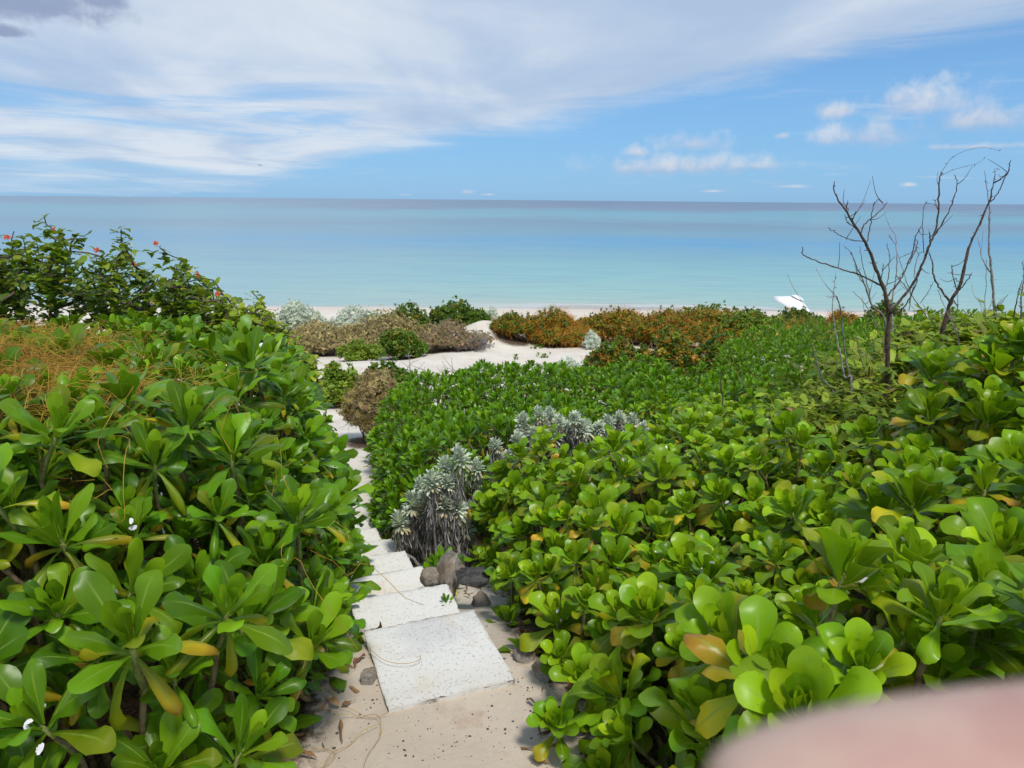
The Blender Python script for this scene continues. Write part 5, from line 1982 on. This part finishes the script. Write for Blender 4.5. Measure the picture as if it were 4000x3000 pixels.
# ------------------------------------------------------------------ beach umbrella
def build_umbrella():
    Y0 = 41.5
    apex = at(3118, 1160, Y0)
    gz = float(ground(apex[0], Y0))
    root = empty('beach_umbrella', (apex[0] + .3, Y0, gz), 'white tilted beach umbrella on the beach beyond the dune shrubs', 'umbrella')
    base = np.array(root.location)
    axis = unit(np.array([.36, -.14, .92]))
    R = frame(axis, 0.25)
    n = 8
    rad_, drop = 1.2, .56
    ge = Geo()
    rings = 7
    V = []
    for i in range(rings):
        f = .2 + .8 * i / (rings - 1)
        for q in range(n * 4):
            a = q * 2 * PI / (n * 4)
            seg = (q % 4) / 4
            sag = 1 - .045 * math.sin(seg * PI) * f
            V.append((math.cos(a) * rad_ * f * sag, math.sin(a) * rad_ * f * sag, -drop * f ** 1.15 + .02 * math.sin(seg * PI) * f))
    V = np.array(V)
    m_ = n * 4
    i = np.arange(rings - 1)[:, None] * m_
    j = np.arange(m_)[None, :]
    F = np.stack([i + j, i + m_ + j, i + m_ + (j + 1) % m_, i + (j + 1) % m_], -1).reshape(-1, 4)
    ge.add(V, F)
    me = ge.mesh('canopy', M_canvas, smooth=False, attr=False)
    M = xf(R, apex - base)
    o = link('canopy', me, root, M)
    sm = o.modifiers.new('cloth', 'SOLIDIFY'); sm.thickness = .006
    # valance
    ge = Geo()
    V2 = np.concatenate([V[-m_:], V[-m_:] * [1.01, 1.01, 1] + [0, 0, -.10]])
    ge.add(V2, np.stack([j[0], (j[0] + 1) % m_, m_ + (j[0] + 1) % m_, m_ + j[0]], -1))
    o2 = link('valance', ge.mesh('valance', M_canvas, smooth=False, attr=False), root, M)
    o2.modifiers.new('cloth', 'SOLIDIFY').thickness = .004
    # vent cap
    ge = Geo()
    V3 = []
    for f, z in ((.02, .08), (.14, .04), (.30, -.03), (.31, -.07)):
        for q in range(m_):
            a = q * 2 * PI / m_
            V3.append((math.cos(a) * rad_ * f, math.sin(a) * rad_ * f, z))
    i = np.arange(3)[:, None] * m_
    ge.add(np.array(V3), np.stack([i + j, i + m_ + j, i + m_ + (j + 1) % m_, i + (j + 1) % m_], -1).reshape(-1, 4))
    link('vent_cap', ge.mesh('vent_cap', M_canvas, smooth=False, attr=False), root, M)
    ge = Geo()
    add_tube(ge, [apex - base + axis * .1, apex - base + axis * .16], [.02, .012], 8)
    link('finial', ge.mesh('finial', M_metal, attr=False), root)
    ge = Geo()
    hub = apex - axis * .55
    add_tube(ge, [np.array([hub[0] - base[0], hub[1] - base[1], -.3]), hub - base, apex - base], [.02, .02, .018], 8)
    link('pole', ge.mesh('pole', M_metal, attr=False), root)
    for q in range(n):
        a = q * 2 * PI / n
        e = R @ np.array([math.cos(a) * rad_ * .99, math.sin(a) * rad_ * .99, -drop - .01]) + apex - base
        ge = Geo()
        add_tube(ge, [apex - base - axis * .05, e], [.007, .005], 4)
        link('rib', ge.mesh('rib', M_metal, attr=False), root)


build_umbrella()

# ------------------------------------------------------------------ bird
ge = Geo()
Vb = np.array([(0, 0, 0), (.0, .22, .02), (.02, -.18, 0), (-.02, -.18, 0), (.05, .05, .02), (-.05, .05, .02), (.45, -.06, .16), (-.45, -.06, .16), (.22, .02, .13), (-.22, .02, .13), (0, .0, .05)])
Fb = np.array([(1, 4, 10), (1, 10, 5), (4, 2, 10), (10, 3, 5), (10, 2, 3), (1, 0, 4), (1, 5, 0), (4, 0, 2), (5, 3, 0), (2, 0, 3), (4, 8, 2), (8, 6, 2), (5, 3, 9), (9, 3, 7)])
ge.add(Vb, Fb)
o = link('bird', ge.mesh('bird', M_bark, smooth=False, attr=False))
o.location = at2(560, 357, 90)
o.rotation_euler = (.2, .3, 1.1)
tag(o, 'tiny dark seabird flying above the sea horizon', 'bird')


# ------------------------------------------------------------------ photographer's hand
def build_hand():
    dep = lambda px, py, z: np.array([0, 0, EYE]) + (fwd + rt * (px * S4 - 2000) / FPX - up * (py * S4 - 1500) / FPX) * z
    V, E, Rr = [], [], []

    def chain(pts, radii, start=None):
        prev = start
        for p, q in zip(pts, radii):
            V.append(p); Rr.append(q)
            if prev is not None:
                E.append((prev, len(V) - 1))
            prev = len(V) - 1
        return prev

    palm = dep(3300, 2050, .10)
    V.append(palm); Rr.append(.022)
    # wrist
    chain([dep(3500, 2900, .13), dep(3600, 3700, .16)], [.024, .026], 0)
    # index finger reaching across the lens
    chain([dep(2900, 1700, .078), dep(2550, 1700, .062), dep(2230, 1732, .056), dep(1900, 1776, .0545), dep(1640, 1828, .054), dep(1560, 1858, .054)], [.0120, .0100, .0092, .0090, .0082, .0060], 0)
    # the other fingers, curled round the phone outside the frame
    for k, (y0, z0) in enumerate(((2000, .090), (2300, .100), (2600, .112))):
        b = dep(3050, y0, z0)
        L = (1.0, .95, .8)[k]
        chain([b, b - rt * .022 * L + fwd * .012, b - rt * .040 * L + fwd * .006, b - rt * .050 * L - fwd * .010], [.0100, .0090, .0085, .0065], 0)
    # thumb
    b = dep(3000, 2350, .085) - fwd * .02
    chain([palm - fwd * .02 - rt * .01, b - fwd * .02, b - fwd * .03 - rt * .02], [.014, .0110, .0080], 0)
    me = bpy.data.meshes.new('hand')
    base = np.array(palm)
    me.from_pydata([tuple(np.array(v) - base) for v in V], E, [])
    o = link('hand', me)
    o.location = base
    md = o.modifiers.new('skin', 'SKIN')
    md.use_smooth_shade = True
    for i, sv in enumerate(me.skin_vertices[0].data):
        sv.radius = (Rr[i], Rr[i])
        sv.use_root = (i == 0)
    sb = o.modifiers.new('round', 'SUBSURF')
    sb.levels = sb.render_levels = 3
    me.materials.append(M_skin)
    tag(o, 'blurred pink fingertip of the photographer across the lower right corner', 'hand')
    tip = dep(1765, 1830, .054)
    ge = Geo()
    Vn, Fn, U, VV = leaf_geo(.011, .0055, 6, 5, .15, .2, -.9, 0, 1, 'slim')
    ax = unit(dep(1700, 1850, .054) - dep(1960, 1775, .0545))
    nn = fwd
    xx = unit(np.cross(ax, nn))
    R = np.stack([xx, ax, np.cross(xx, ax)], 1)
    ge.add(Vn @ R.T + (tip - base) - ax * .005 + R[:, 2] * .0078, Fn)
    link('fingernail', ge.mesh('fingernail', M_nail, attr=False), o)


build_hand()
